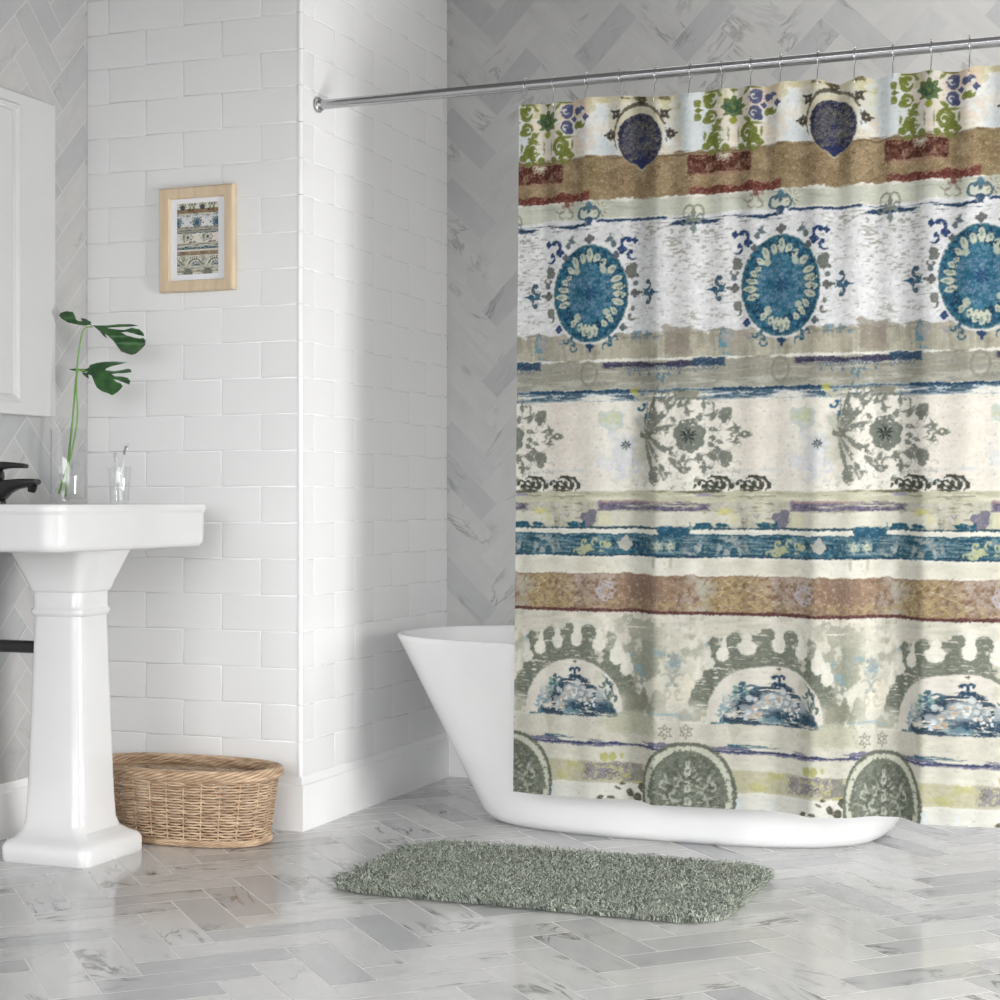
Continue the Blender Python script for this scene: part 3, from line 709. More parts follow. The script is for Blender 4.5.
for (a, b, r) in ((.012, .068, .009), (-.012, .055, .007), (.03, .055, .008), (.022, .04, .006), (-.04, .046, .008), (.05, .038, .007)): ell(u+a, z+b, r, r, (204, 210, 210), .85, wear=(N_FINE, -1.2, .6))
for s in (-1, 1):
    curl(u+.004+s*.007, z+.098, .007, 90-s*90, DN, .005, s); curl(u+.004+s*.014, z+.082, .005, 90, DN, .004, s)
petal(u+.004, z+.084, 90, -.008, .024, .006, DN); diamond(u+.004, z+.122, .006, (104, 96, 72))
for (a, b, cc) in ((-.062, .060, (110, 150, 140)), (-.095, .012, (120, 156, 170)), (.090, .064, (90, 108, 96)), (.100, .03, (90, 108, 96)), (-.05, .07, (50, 90, 110))):
    scroll(u+a, z+b, .011, cc, 100 if a < 0 else 80, .9); petal(u+a, z+b-.01, -90, 0, .018, .006, cc, .8)
ring(u, z-.02, .122, .15, .005, (40, 74, 96), .9, a0=18, a1=48)
# ghost vase motif beside the arch
vx, vz = Q(676, 672); VM = (150, 158, 156)
for s in (-1, 1):
    curl(vx+s*.014, vz+.04, .010, 90, VM, .005, s, .8); curl(vx+s*.018, vz-.016, .016, 270, VM, .006, -s, .6); petal(vx, vz, 90+s*40, .0, .034, .012, VM, .6); curl(vx+s*.02, vz-.05, .014, 90, (190, 188, 172), .006, s, .7)
ell(vx, vz+.026, .012, .008, (134, 164, 178), .7); petal(vx, vz, 90, .01, .05, .012, VM, .6)
band(qz(714, 680), qz(711, 680), (146, 174, 186), al=.7, u0=qu(655), u1=qu(700), rough=.002, wear=(N_STR, -.8, .6))
for (i, j, L_) in ((560, 661, 60), (650, 627, 50), (600, 645, 30)): c = Q(i, j); band(c[1]-.001, c[1]+.001, (226, 224, 212), u0=c[0]-L_*K/2, u1=c[0]+L_*K/2, rough=.0005, wear=(N_STR, -.8, .5))
# --- cream strip, purple line
band(qz(740), qz(715.5), (208, 205, 190), rough=.0015, tex=(N_MED, 3)); band(qz(738), qz(717), (176, 174, 152), al=.5, wear=(N_MED, .8, .6)); band(qz(735, 650), qz(714, 650), (176, 176, 150), al=.7, u0=qu(610), u1=qu(660), uend=.03, rough=.004)
for i in (669, 689):
    c = Q(i, 729)
    for k in range(6): a = math.radians(60*k+30); ring(c[0]+.010*math.cos(a), c[1]+.011*math.sin(a), .004, .005, .002, (124, 126, 112), .9); ell(c[0]+.017*math.cos(a), c[1]+.018*math.sin(a), .002, .002, (124, 126, 112), .9)
band(qz(782), qz(739), (208, 206, 190), rough=.001, tex=(N_MED, 3))
band(qz(744, 590), qz(736, 590), (112, 110, 134), u0=0, u1=PER, rough=.0018, wear=(N_STR, -.3, .5)); band(qz(742.5, 590), qz(739.5, 590), (58, 64, 104), rough=.001, wear=(N_STR, -1.0, .5)); band(qz(741.5), qz(740.7), (210, 208, 206), rough=.0006, wear=(N_STR, .3, .4)); band(qz(736, 560), qz(733, 560), (60, 100, 120), u0=qu(546), u1=qu(580), rough=.001, wear=(N_STR, -.6, .5))
band(qz(781, 600), qz(758, 600), (192, 188, 158), rough=.0018, tex=(N_MED, 5)); band(qz(779), qz(759), (174, 172, 96), al=.55, wear=(N_MED, .5, .8)); band(qz(779, 610), qz(760, 610), (132, 126, 138), al=.75, u0=qu(584), u1=qu(634), uend=.015, rough=.003, wear=(N_FINE, 0, .8))
band(qz(778, 640), qz(758, 640), (120, 118, 124), al=.7, u0=qu(634), u1=qu(648), rough=.003, wear=(N_MED, .1, .6)); band(qz(760), qz(756), (214, 212, 197), al=.9, rough=.001)
for i in (607, 615, 624): c = Q(i, 755); ell(c[0], c[1], .008, .010, (176, 176, 96), .8, rough=.003)
for k in range(30): rr2 = rr; i = rr.uniform(586, 632); j = rr.uniform(762, 777); c = Q(i, j); ring(c[0], c[1], .005, .005, .0018, rr.choice(((96, 90, 110), (150, 140, 150), (90, 92, 80))), .6)
band(ZB, qz(781.5), (221, 220, 210), rough=.0018, tex=(N_BIG, 3)); band(ZB, qz(783, 545), (206, 220, 230), al=.7, u0=qu(538), u1=qu(570), uend=.02, wear=(N_VER, -.2, .6)); band(ZB, qz(783, 545), (176, 198, 216), al=.6, u0=qu(540), u1=qu(560), uend=.01, wear=(N_VER, .7, .3))
BD = (86, 82, 66)
for (i, j, w_, h_, a) in ((603, 795, 8, 5, 20), (614, 796, 12, 5, -10), (620, 787, 10, 4, -25), (609, 800, 14, 5, 0), (632, 792, 8, 9, 60), (640, 796, 10, 10, 0), (624, 783, 6, 3, 0), (645, 787, 8, 10, 80)):
    c = Q(i, j); ell(c[0], c[1], w_*K/2, h_*K/2, BD, .95, ang=a, rough=.0015)
# --- sage oval medallion at the hem
ou, oz = Q(691, 791)
def oval(k, p=2.3): return lambda a, b: sm((k-((np.abs((a-ou)/.121))**p + (np.abs((b-oz)/.132))**p)**(1/p))*.12, .0015)
X0 = (ou-.13, ou+.13, ZB, oz+.14)
paint(*X0, oval(1.0), (104, 110, 96), 1, (N_FINE, -2.2, .6), tex=(N_STR2, 5)); paint(*X0, oval(.93), (196, 198, 178), 1, (N_FINE, -1.6, .6)); paint(*X0, oval(.80), (106, 112, 98), 1, tex=(N_FINE, 7))
for k in range(34):
    a = k*PI/33; ell(ou+.099*math.cos(a), oz-.01+.116*math.sin(a), .0055, .0055, (106, 112, 98)); 
LG = (176, 182, 166)
for s in (-1, 1):
    for (a, b, r, fl) in ((.035, .030, .013, 1), (.060, .022, .011, -1), (.03, -.005, .014, -1), (.062, -.02, .012, 1), (.025, -.04, .012, 1)): curl(ou+s*a, oz+b, r, 90, LG, .005, fl*s, .8, wear=(N_FINE, -.9, .8))
    for (a, b, an, l_) in ((.006, .02, 62, .04), (.02, .0, 40, .06), (.02, -.02, 20, .06), (.01, -.04, 10, .07), (.05, .03, 70, .03), (.0, .04, 75, .03)): petal(ou+s*a, oz+b, an if s > 0 else 180-an, 0, l_, .008, LG, .7, wear=(N_FINE, -.7, .8))
for (b, w_) in ((.075, .008), (.055, .013), (.035, .010), (.012, .012), (-.02, .014)): petal(ou, oz+b, 90, -.012, .026, w_*1.4, (190, 194, 178), .85, (110, 116, 102), wear=(N_FINE, -1.1, .8))
for k in range(60): a = rr.uniform(-.085, .085); b = rr.uniform(-.06, .02); ell(ou+a, oz+b, .003, .002, LG, .5)
# --- green ornament with blue star arm
GN = (112, 122, 44); VI = (76, 82, 122)
gu, gz = Q(547, 121)
GW = (226, 226, 218)
def orn():
    w = (N_MED, -1.9, .5)
    def cut(cx_, cz_, s, up, col, k=1.0):   # leaf-shaped quarter with its scroll cut out
        ell(cx_, cz_, .019*k, .023*k, col, .95, wear=w, rough=.001); ell(cx_+s*.010*k, cz_+up*.012*k, .013*k, .012*k, col, .95, wear=w)
        curl(cx_-s*.002, cz_, .0085*k, 90 if up > 0 else 270, GW, .0032, s*up, .95); petal(cx_-s*.020*k, cz_+up*.012*k, 90+s*35, -.012, .024*k, .007, GW, .9)
    for s in (-1, 1):
        c1 = VI if s > 0 else GN
        for u_ in (-1, 1):
            cut(gu+s*.056, gz+u_*.021, s, u_, c1, .80); petal(gu+s*.050, gz+u_*.046, 0 if s > 0 else 180, -.018, .040, .008, GN, .95, wear=w)
            ell(gu+s*.086, gz+u_*.018, .0085, .010, GN if u_ < 0 else c1, .95, wear=w); petal(gu+s*.032, gz+u_*.036, 90-s*u_*40, -.010, .020, .007, GN, .9, wear=w)
        cut(gu+s*.040, gz-.070, s, -1, GN, 1.15); cut(gu+s*.036, gz-.100, s, 1, GN, .55)
        ell(gu+s*.066, gz-.095, .010, .010, GN, .95, wear=w); ell(gu+s*.018, gz-.104, .008, .010, GN, .9, wear=w); ell(gu+s*.052, gz-.112, .010, .007, GN, .9, wear=w)
        petal(gu+s*.040, gz-.040, 90+s*25, -.008, .022, .010, GN, .95, wear=w); petal(gu+s*.070, gz-.068, 90, -.012, .026, .008, GN, .9, wear=w); petal(gu+s*.012, gz-.070, 90, -.016, .034, .005, (120, 126, 84), .8, wear=w)
    star(gu, gz, .032, (88, 112, 56), 8, .95, .62, 90, w); ell(gu, gz, .017, .017, (52, 86, 66), .8, rough=.003, wear=(N_FINE, -.6, .8)); star(gu, gz, .007, (120, 136, 60), 6)
    petal(gu, gz, -90, .024, .020, .018, (146, 154, 44), .95)
    diamond(gu+.076, gz, .009, VI); diamond(gu+.112, gz-.002, .010, VI); diamond(gu-.084, gz, .009, GN)
    for u_ in (-1, 1): ell(gu+.099, gz+u_*.019, .011, .010, VI if u_ > 0 else GN, .95); ell(gu+.105, gz+u_*.013, .005, .005, GW)
    for k in range(5): petal(gu, gz+.042, 30+k*30, -.004, .014, .006, GN, .85, wear=w)
orn()
# --- night blue medallion
nu, nz_ = Q(641, 137)
ring(nu, nz_+.004, .071, .086, .009, (92, 86, 70), .95, wear=(N_MED, -1.5, .5), a0=-25, a1=205); ell(nu, nz_+.004, .066, .078, (214, 206, 176), .85, rough=.001)
ell(nu, nz_-.004, .062, .068, (50, 52, 80), .98, rough=.001, tex=(N_FINE, 7)); ell(nu, nz_-.004, .060, .066, (104, 100, 78), .6, wear=(N_FINE, .6, .5)); ell(nu, nz_-.01, .040, .042, (44, 48, 88), .8, rough=.004, wear=(N_FINE, -.6, .8))
for k in range(140):
    a = rr0.uniform(0, 2*PI); q_ = rr0.uniform(.012, .052); curl(nu+q_*math.cos(a), nz_-.004+q_*math.sin(a), rr0.uniform(.003, .006), rr0.uniform(0, 360), (128, 124, 104), .0016, 1, .45)
for k in range(40): a = k*2*PI/40; petal(nu, nz_, math.degrees(a), .012+rr.random()*.02, .018, .0016, (168, 160, 110), .55)
ell(nu, nz_-.062, .028, .008, (34, 44, 92), .9, rough=.003); paint(nu-.05, nu+.05, nz_-.10, nz_-.06, lambda a, b: sm((b-(nz_-.088))*1-np.abs(a-nu)*.75, .002)*(b < nz_-.076), (190, 190, 160), .9, (N_MED, -1.2, .6))
for k in range(12): petal(nu, nz_-.072, 180+k*16, 0, .008, .006, (40, 48, 92), .8)
for (an, rr_) in ((90, .094), (38, .092), (142, .092), (2, .088), (178, .088)):
    a = math.radians(an); c0, c1 = nu+rr_*math.cos(a)*.92, nz_+.006+rr_*math.sin(a); BK = (66, 60, 50)
    clover(c0, c1, .012, BK, .95, a0=45); ell(c0, c1, .002, .002, (222, 214, 190))
    petal(c0, c1, an, .008, .012, .006, BK); petal(c0, c1, an+90, .008, .008, .005, BK, .8); petal(c0, c1, an-90, .008, .008, .005, BK, .8)
band(qz(98, 640), qz(96, 640), (88, 76, 50), al=.8, u0=qu(620), u1=qu(670), rough=.002, wear=(N_MED, -.4, .5))
# --- blue medallion
bu, bz = Q(591, 294)
w = (N_MED, -2.1, .5)
def bfn(kx, kz, asym=.0): return lambda a, b: sm((1-((np.abs((a-bu)/kx))**2.0 + (np.abs((b-bz)/kz))**2.0)**.5)*kx, .0018)
paint(bu-.11, bu+.11, bz-.14, bz+.14, bfn(.110, .134), (226, 226, 226), .8)
paint(bu-.11, bu+.11, bz-.14, bz+.14, bfn(.1015, .127), (52, 100, 112), 1, w, tex=(N_FINE, 6)); paint(bu-.11, bu+.11, bz-.14, bz+.14, bfn(.097, .122), TEALD, 1, tex=(N_FINE, 7))
paint(bu-.11, bu+.11, bz-.14, bz+.14, bfn(.097, .122), (34, 110, 136), .7, (N_FINE, .4, .8))
paint(bu-.11, bu+.11, bz-.14, bz+.14, bfn(.062, .076), (50, 112, 138), .95, (N_MED, -2.4, .5), tex=(N_FINE, 9)); paint(bu-.11, bu+.11, bz-.14, bz+.14, bfn(.058, .07), (104, 118, 150), .6, (N_FINE, .35, .6)); paint(bu-.11, bu+.11, bz-.14, bz+.14, bfn(.06, .074), (28, 92, 124), .6, (-N_MED, .6, .4))
for k in range(26): a = k*2*PI/26; petal(bu, bz, math.degrees(a), .018+.02*rr.random(), .02, .0015, (20, 78, 116), .6)
for k in range(8): petal(bu, bz, k*45+10, .002, .018, .006, (16, 62, 104), .85)
CRM = (204, 204, 180)
for (an, f) in ((90, 1), (75, .8), (105, .8), (60, .6), (122, .9), (138, .7), (40, .8), (22, .9), (10, 1), (-2, 1), (-14, .9), (-30, .7), (-44, .7), (-58, .6), (-80, .9), (-90, 1), (-100, .9), (-112, .7), (-128, .7), (160, .7), (172, .9), (184, 1), (196, .9), (150, .4)):
    a = math.radians(an); ex, ez = .077*math.cos(a), .099*math.sin(a); dd = math.degrees(math.atan2(math.sin(a)*.127, math.cos(a)*.1))
    petal(bu+ex, bz+ez, dd+rr0.uniform(-8, 8), -.018, .037*f, .0185*(.6+.4*f), CRM, .96, (120, 146, 138), wear=(N_FINE, -1.6, .6))
for (an) in (55, 128, 235, -40): a = math.radians(an); ell(bu+.058*math.cos(a), bz+.075*math.sin(a), .008, .008, CRM, .8, rough=.003)
BL = (34, 60, 112); BG = (84, 100, 108); TL = (44, 92, 116)
for s in (-1, 1):
    x = bu+s*.135; 
    clover(bu+s*.118, bz-.002, .012, (90, 92, 90), .95); ell(bu+s*.132, bz, .008, .004, (90, 92, 90), .9)
    for t_ in (-1, 1): curl(bu+s*.150, bz+t_*.018, .013, 90+90*(s < 0)*0+(0 if t_ > 0 else 180), (58, 84, 104), .0065, -s*t_, .95)
    diamond(bu+s*.168, bz-.002, .010, (40, 84, 116)); petal(bu+s*.176, bz-.002, 0 if s > 0 else 180, 0, .012, .004, (40, 84, 116)); ell(bu+s*.15, bz-.001, .007, .009, TL, .9)
    # shoulder ornaments
    curl(bu+s*.098, bz+.128, .014, 30 if s > 0 else 150, BL, .007, s); curl(bu+s*.112, bz+.098, .012, 90, BL, .006, s); clover(bu+s*.085, bz+.112, .012, BL, 1); diamond(bu+s*.118, bz+.135, .010, BL)
    clover(bu+s*.068, bz+.098, .010, (84, 92, 100), .95); ell(bu+s*.062, bz+.128, .007, .009, BG, .9); petal(bu+s*.04, bz+.135, 20 if s > 0 else 160, 0, .024, .012, BG, .9); petal(bu+s*.052, bz+.146, 60, -.01, .02, .008, BG, .8)
    ell(bu+s*.112, bz+.06, .012, .016, (104, 108, 102), .95, rough=.004); curl(bu+s*.118, bz+.04, .009, 0, (104, 108, 102), .005, s, .9); ell(bu+s*.12, bz+.024, .007, .007, BG, .9)
    ell(bu+s*.112, bz-.045, .010, .012, (104, 108, 102), .9, rough=.003); curl(bu+s*.112, bz-.062, .009, 120, (104, 108, 102), .005, s, .9)
    clover(bu+s*.088, bz-.09, .010, BL if s < 0 else BG, .95); scroll(bu+s*.058, bz-.125, .010, TL, 90+s*30, .95); curl(bu+s*.045, bz-.14, .010, 0, TL, .004, s, .9)
clover(bu, bz+.142, .013, (100, 102, 104), 1); ell(bu, bz-.137, .012, .006, INK, 1); petal(bu, bz-.135, -90, 0, .018, .009, INK)
# vertical ornament above, between the stripes
c = Q(590, 214); curl(c[0]-.012, c[1], .016, 60, (70, 100, 116), .006, 1); curl(c[0]+.012, c[1], .016, 120, (70, 100, 116), .006, -1); ell(c[0], c[1]-.018, .011, .009, INK, .9); petal(c[0], c[1], 90, .004, .028, .016, (70, 110, 130), .95); ell(c[0], c[1]+.004, .005, .005, BG)
c = Q(567, 208)
for s in (-1, 1): curl(c[0]+s*.018, c[1]-.002, .012, 60, (150, 132, 116), .004, s, .9); curl(c[0]+s*.009, c[1]-.018, .010, 90, (150, 142, 126), .004, -s, .9)
ell(c[0], c[1]+.008, .007, .007, (120, 70, 58), .9)
c = Q(694, 214)
for s in (-1, 1): ring(c[0]+s*.010, c[1]+.004, .014, .020, .004, (136, 140, 124), .9); curl(c[0]+s*.02, c[1]-.01, .012, 60, (120, 130, 120), .004, s, .9)
petal(c[0], c[1]-.02, -90, 0, .03, .014, (110, 130, 126), .9); ell(c[0], c[1]+.004, .005, .012, (120, 124, 108), .8)
c = Q(601, 210)
for k in range(10): petal(c[0], c[1], k*36, .008, .012, .003, (130, 116, 90), .8)
band(qz(553), qz(535), (140, 154, 154), al=.55, wear=(N_STR2, .7, .5))
# overall wear of the print
N_GR = fbm(160, 600, 70, 2); N_WV = fbm(110, 330, 80, 2)
k_ = np.clip((N_GR-1.05)/.6, 0, 1)[..., None]*.36; CV = CV*(1-k_)+np.array((206, 204, 192))*k_
k_ = np.clip((N_WV-1.5)/.5, 0, 1)[..., None]*.22; CV = CV*(1-k_)+np.array((120, 118, 104))*k_
CV = CV + N_FINE[..., None]*2.2 + N_STR2[..., None]*1.5
# ragged brush edges
e1_ = np.round(N_WV*.5+N_GR*.15).astype(int); e2_ = np.round(np.roll(N_WV, 77, 0)*.8+np.roll(N_GR, 55, 1)*.3).astype(int)
yy_, xx_ = np.meshgrid(np.arange(NH), np.arange(NW), indexing='ij'); CV = CV[np.clip(yy_+e1_, 0, NH-1), (xx_+e2_) % NW]
lum = CV.mean(-1, keepdims=True); CV = lum+(CV-lum)*.88
CV = np.clip(CV, 8, 244)/255.0
CVL = np.where(CV <= .04045, CV/12.92, ((CV+.055)/1.055)**2.4).astype(np.float32)
def sample(s, z):
    x = (s % PER)/RES-.5; y = np.clip((z-ZB)/RES-.5, 0, NH-1.001)
    xi = np.floor(x).astype(int); yi = np.floor(y).astype(int); fx = (x-xi)[..., None]; fy = (y-yi)[..., None]
    a = CVL[yi, xi % NW]; b = CVL[yi, (xi+1) % NW]; c = CVL[yi+1, xi % NW]; d = CVL[yi+1, (xi+1) % NW]
    return (a*(1-fx)+b*fx)*(1-fy) + (c*(1-fx)+d*fx)*fy
def grid_mesh(name, X, Y, Z_, RGB):
    h, w_ = X.shape; me = bpy.data.meshes.new(name)
    co = np.stack([X, Y, Z_], -1).reshape(-1, 3).astype(np.float32)
    idx = np.arange(h*w_).reshape(h, w_); q = np.stack([idx[:-1, :-1], idx[:-1, 1:], idx[1:, 1:], idx[1:, :-1]], -1).reshape(-1, 4)
    me.vertices.add(len(co)); me.vertices.foreach_set('co', co.ravel())
    me.loops.add(q.size); me.loops.foreach_set('vertex_index', q.ravel().astype(np.int32))
    me.polygons.add(len(q)); me.polygons.foreach_set('loop_start', np.arange(0, q.size, 4, dtype=np.int32))
    me.update(calc_edges=True)
    rgba = np.concatenate([RGB.reshape(-1, 3), np.ones((len(co), 1), np.float32)], 1).astype(np.float32)
    a = me.color_attributes.new('print', 'FLOAT_COLOR', 'POINT'); a.data.foreach_set('color', rgba.ravel())
    return me
m, nt, b, a = attr_mat('printed_polyester', 'print', .75, spec=.25)
N = nt.nodes; L = nt.links
tc = N.new('ShaderNodeTexCoord'); wv = N.new('ShaderNodeTexNoise'); wv.inputs['Scale'].default_value = 900
L.new(tc.outputs['Object'], wv.inputs['Vector'])
mx = N.new('ShaderNodeMix'); mx.data_type = 'RGBA'; mx.blend_type = 'MULTIPLY'; mx.inputs['Factor'].default_value = .12
L.new(a.outputs['Color'], mx.inputs['A']); L.new(wv.outputs['Color'], mx.inputs['B']); L.new(a.outputs['Color'], b.inputs['Base Color'])
bp = N.new('ShaderNodeBump'); bp.inputs['Strength'].default_value = .08; bp.inputs['Distance'].default_value = .001
L.new(wv.outputs['Fac'], bp.inputs['Height']); L.new(bp.outputs['Normal'], b.inputs['Normal'])
tr = N.new('ShaderNodeBsdfTranslucent'); L.new(a.outputs['Color'], tr.inputs['Color'])
ms = N.new('ShaderNodeMixShader'); ms.inputs['Fac'].default_value = .12
L.new(b.outputs[0], ms.inputs[1]); L.new(tr.outputs[0], ms.inputs[2]); L.new(ms.outputs[0], N['Material Output'].inputs['Surface'])
M['curtain'] = m
M['print'] = attr_mat('printed_card', 'print', .6)[0]

# ------------------------------------------------------------------ shower curtain
CY = .088; CX0, CW_ = .588, 1.83
def to_x(i): return qu(i)+CX0
def smooth(v, n):
    k = np.hanning(n+2)[1:-1]; k /= k.sum(); return np.convolve(np.pad(v, n, mode='edge'), k, 'same')[n:-n]
s = np.concatenate([np.arange(0, 1.42, .0018), np.arange(1.42, CW_, .005), [CW_]])
su = np.linspace(0, CW_, 1500)
hem = [(513,0),(539,2),(604,3),(630,0),(643,2),(656,7),(703,5.5),(740,5),(779,3.5),(790,5),(815,10),(849,7),(875,1),(899,0),(908,3),(922,8),(948,8),(1000,6)]
hx = [to_x(i)-CX0 for i, _ in hem] + [1.36, 1.46, 1.52, 1.7, 1.83]; hd = [d for _, d in hem] + [2, 1, 8, 5, 2]
hem_u = smooth(np.interp(su, hx, hd), 30)/10
top = [(521,0),(565,.6),(604,-1),(635,0),(656,4.6),(679,4.5),(692,4.5),(708,2),(742,1),(766,3),(787,0),(818,1),(839,7.5),(850,5),(862,1),(875,5),(893,1.5),(932,2.5),(961,6),(975,2.5),(1000,2)]
tx = [to_x(i)-CX0 for i, _ in top] + [1.35, 1.45, 1.6, 1.83]; td = [d for _, d in top] + [1, 5, 1, 3]
top_u = smooth(np.interp(su, tx, td), 16)*.00262
hooks_i = [525.5, 554, 586.6, 620.4, 655.5, 690.3, 722.3, 751.2, 781, 818, 855, 893, 931.6, 970]
hooks = [to_x(i) for i in hooks_i]
while hooks[-1] + .1 < CX0+CW_-.01: hooks.append(hooks[-1]+.098)
hu = np.array(hooks)-CX0
zz = np.arange(.130, 1.957, .0018); ZTOP = zz[-1]
Sg, Zc = np.meshgrid(s, zz)
t = (ZTOP-Zc)/(ZTOP-.13)            # 0 top, 1 hem
hemS = np.interp(Sg, su, hem_u); topS = np.interp(Sg, su, top_u)
topfold = np.interp(Sg, su, smooth(np.interp(su, hx, np.roll(hd, 2)), 90)/10)
# fine pleats between the hooks near the top
ph = np.interp(Sg, hu, np.arange(len(hu)))
pl = np.cos(ph*2*PI)*.008*np.exp(-t*5) + np.cos(Sg*2*PI/.247+1.1)*.006*(1-t) + np.cos(Sg*2*PI/.085+.7+t*2)*.0016*(.4+.6*t)
Yg = CY - hemS*(.015+.045*t) - pl + topfold*.012*(1-t) 
Zw = Zc - topS*np.exp(-t*7) - hemS*.006*t
Xg = CX0 + Sg + hemS*.004*np.sin(t*3) - .010*(1-t)*0 + .019*(1-t)*np.exp(-Sg*6)
# the cloth bunches towards the hem: where each part of the print ends up
an_i = [500, 573, 644, 691, 738, 779, 846, 884, 922, 966, 1000, 1200]; an_p = [qu(500), qu(573), ou-.121, ou, ou+.121, .169+PER, ou-.121+PER, ou+PER, ou+.121+PER, .169+2*PER, qu(1000)-.012, qu(1200)-.012]
bun = smooth(np.interp(su, [qu(i) for i in an_i], an_p)-su, 50)
kb = np.clip((t-.55)/.30, 0, 1); kb = kb*kb*(3-2*kb)
lookup = Sg - .010*np.exp(-((Sg-.70)/.16)**2)*(1-kb) + np.interp(Sg, su, bun)*kb + .019*(1-t)*np.exp(-Sg*6)
me = grid_mesh('shower_curtain', Xg, Yg, Zw, sample(lookup, Zc)*.81)
cur = link('shower_curtain', me, M['curtain'])
tag(cur, 'fabric shower curtain printed with teal medallions, grey flowers and striped bands, hanging from the rod', 'shower curtain')

# rod
RZ = 2.006; RR = .0132
rod = thing('curtain_rod', 'straight brushed chrome shower rod fixed to the white tiled side wall', 'curtain rod', (0, 0, 0))
mb = MB(); mb.lathe([(.0, .006), (RR, .006), (RR, 1.3), (RR, XR-.006), (0, XR-.006)], (0, CY, RZ), 28, 'x'); mb.build('rod_tube', M['chrome'], rod, angle=40)
for xx, d in ((.0036, 1), (XR, -1)):
    mb = MB(); mb.lathe([(0, 0), (.019, 0), (.021, d*.003), (.021, d*.007), (.0175, d*.009), (.0165, d*.014), (.0135, d*.018), (.0125, d*.03), (0, d*.03)], (xx, CY, RZ), 32, 'x'); mb.build('wall_flange', M['chrome'], rod, angle=30)
# hooks
def hook_pts(drop):
    R_ = RR+.004; p = [(0, -.004, -R_-.004)]
    for k in range(15):
        a = math.radians(-75+k*(330-0)/14*.93); p.append((0, -R_*math.cos(a)*1.0, R_*math.sin(a)))
    p += [(0, -.001, -R_-.010), (0, -.001, -drop+.012), (0, -.001, -drop), (0, .003, -drop-.004), (0, .005, -drop+.004), (0, .004, -drop+.010)]
    return p
names_ord = ['first', 'second', 'third', 'fourth', 'fifth', 'sixth', 'seventh', 'eighth', 'ninth', 'tenth', 'eleventh', 'twelfth', 'thirteenth', 'fourteenth', 'fifteenth', 'sixteenth', 'seventeenth', 'eighteenth', 'nineteenth', 'twentieth']
tp = lambda u_: float(np.interp(u_, su, top_u))
for k, hx_ in enumerate(hooks):
    if k >= 15: break
    u_ = hx_-CX0; zt = ZTOP-tp(u_); j = int(np.argmin(abs(s-u_))); yy = float(Yg[-1, j])
    mb = MB(); drop = RZ-zt+.010
    pts = hook_pts(drop); dy = yy-CY
    pts = [(x, y+(dy*min(1, max(0, (-z-.02)/(drop-.02))) if z < -.02 else 0), z) for x, y, z in pts]
    mb.tube(pts, .0013, 6); mb.lathe([(0, -.003), (.0028, -.002), (.0028, .002), (0, .003)], (0, 0, RR+.0055), 10, 'x')
    o = mb.build('curtain_hook', M['chrome']); o.location = (hx_, CY, RZ)
    tag(o, 'thin chrome wire curtain hook on the rod, %s from the left end of the curtain' % names_ord[k], 'curtain hook', 'chrome hooks along the shower rod')

# ------------------------------------------------------------------ bathtub
def sup(cx, cy, a, b, z, p=2.6, n=72):
    out = []
    for k in range(n):
        t_ = 2*PI*k/n; c, s_ = math.cos(t_), math.sin(t_)
        out.append((cx+a*abs(c)**(2/p)*(1 if c > 0 else -1), cy+b*abs(s_)**(2/p)*(1 if s_ > 0 else -1), z))
    return out
def tub_rings():
    TC = (.945, .525)
    a0, b0, a1, b1 = .565, .33, .86, .385     # base and rim half sizes
    R_ = []
    zs = [0.0, .0, .012, .03, .06, .10, .16, .22, .28, .34, .40, .46, .500, .512]
    for i, z in enumerate(zs):
        f = z/.512; ins = -.03 if i == 0 else 0
        g = f**1.02
        a = a0+(a1-a0)*g+ins; b = b0+(b1-b0)*f**.9+ins
        if z < .03: e = .022*(1-(z/.03))**2; a -= e; b -= e
        p = 2.9-.35*f
        R_.append(sup(TC[0]-.015*f*0, TC[1], a, b, z, p))
    R_[0] = sup(TC[0], TC[1], a0-.05, b0-.05, .0005, 2.9)
    R_.append(sup(*TC, a1-.003, b1-.003, .5165, 2.55)); R_.append(sup(*TC, a1-.012, b1-.012, .5165, 2.55)); R_.append(sup(*TC, a1-.018, b1-.018, .512, 2.55))
    for z in (.48, .40, .30, .20, .14): f = z/.52; R_.append(sup(*TC, a0+(a1-a0)*f-.028, b0+(b1-b0)*f-.028, z, 2.6))
    R_.append(sup(*TC, a0-.02, b0-.04, .105, 2.6)); R_.append(sup(*TC, a0-.10, b0-.12, .095, 2.4))
    return R_
mb = MB(); mb.loft(tub_rings())
tub = mb.build('bathtub', M['acrylic'], angle=60)
tag(tub, 'white freestanding acrylic bathtub with sloping end behind the shower curtain', 'bathtub')

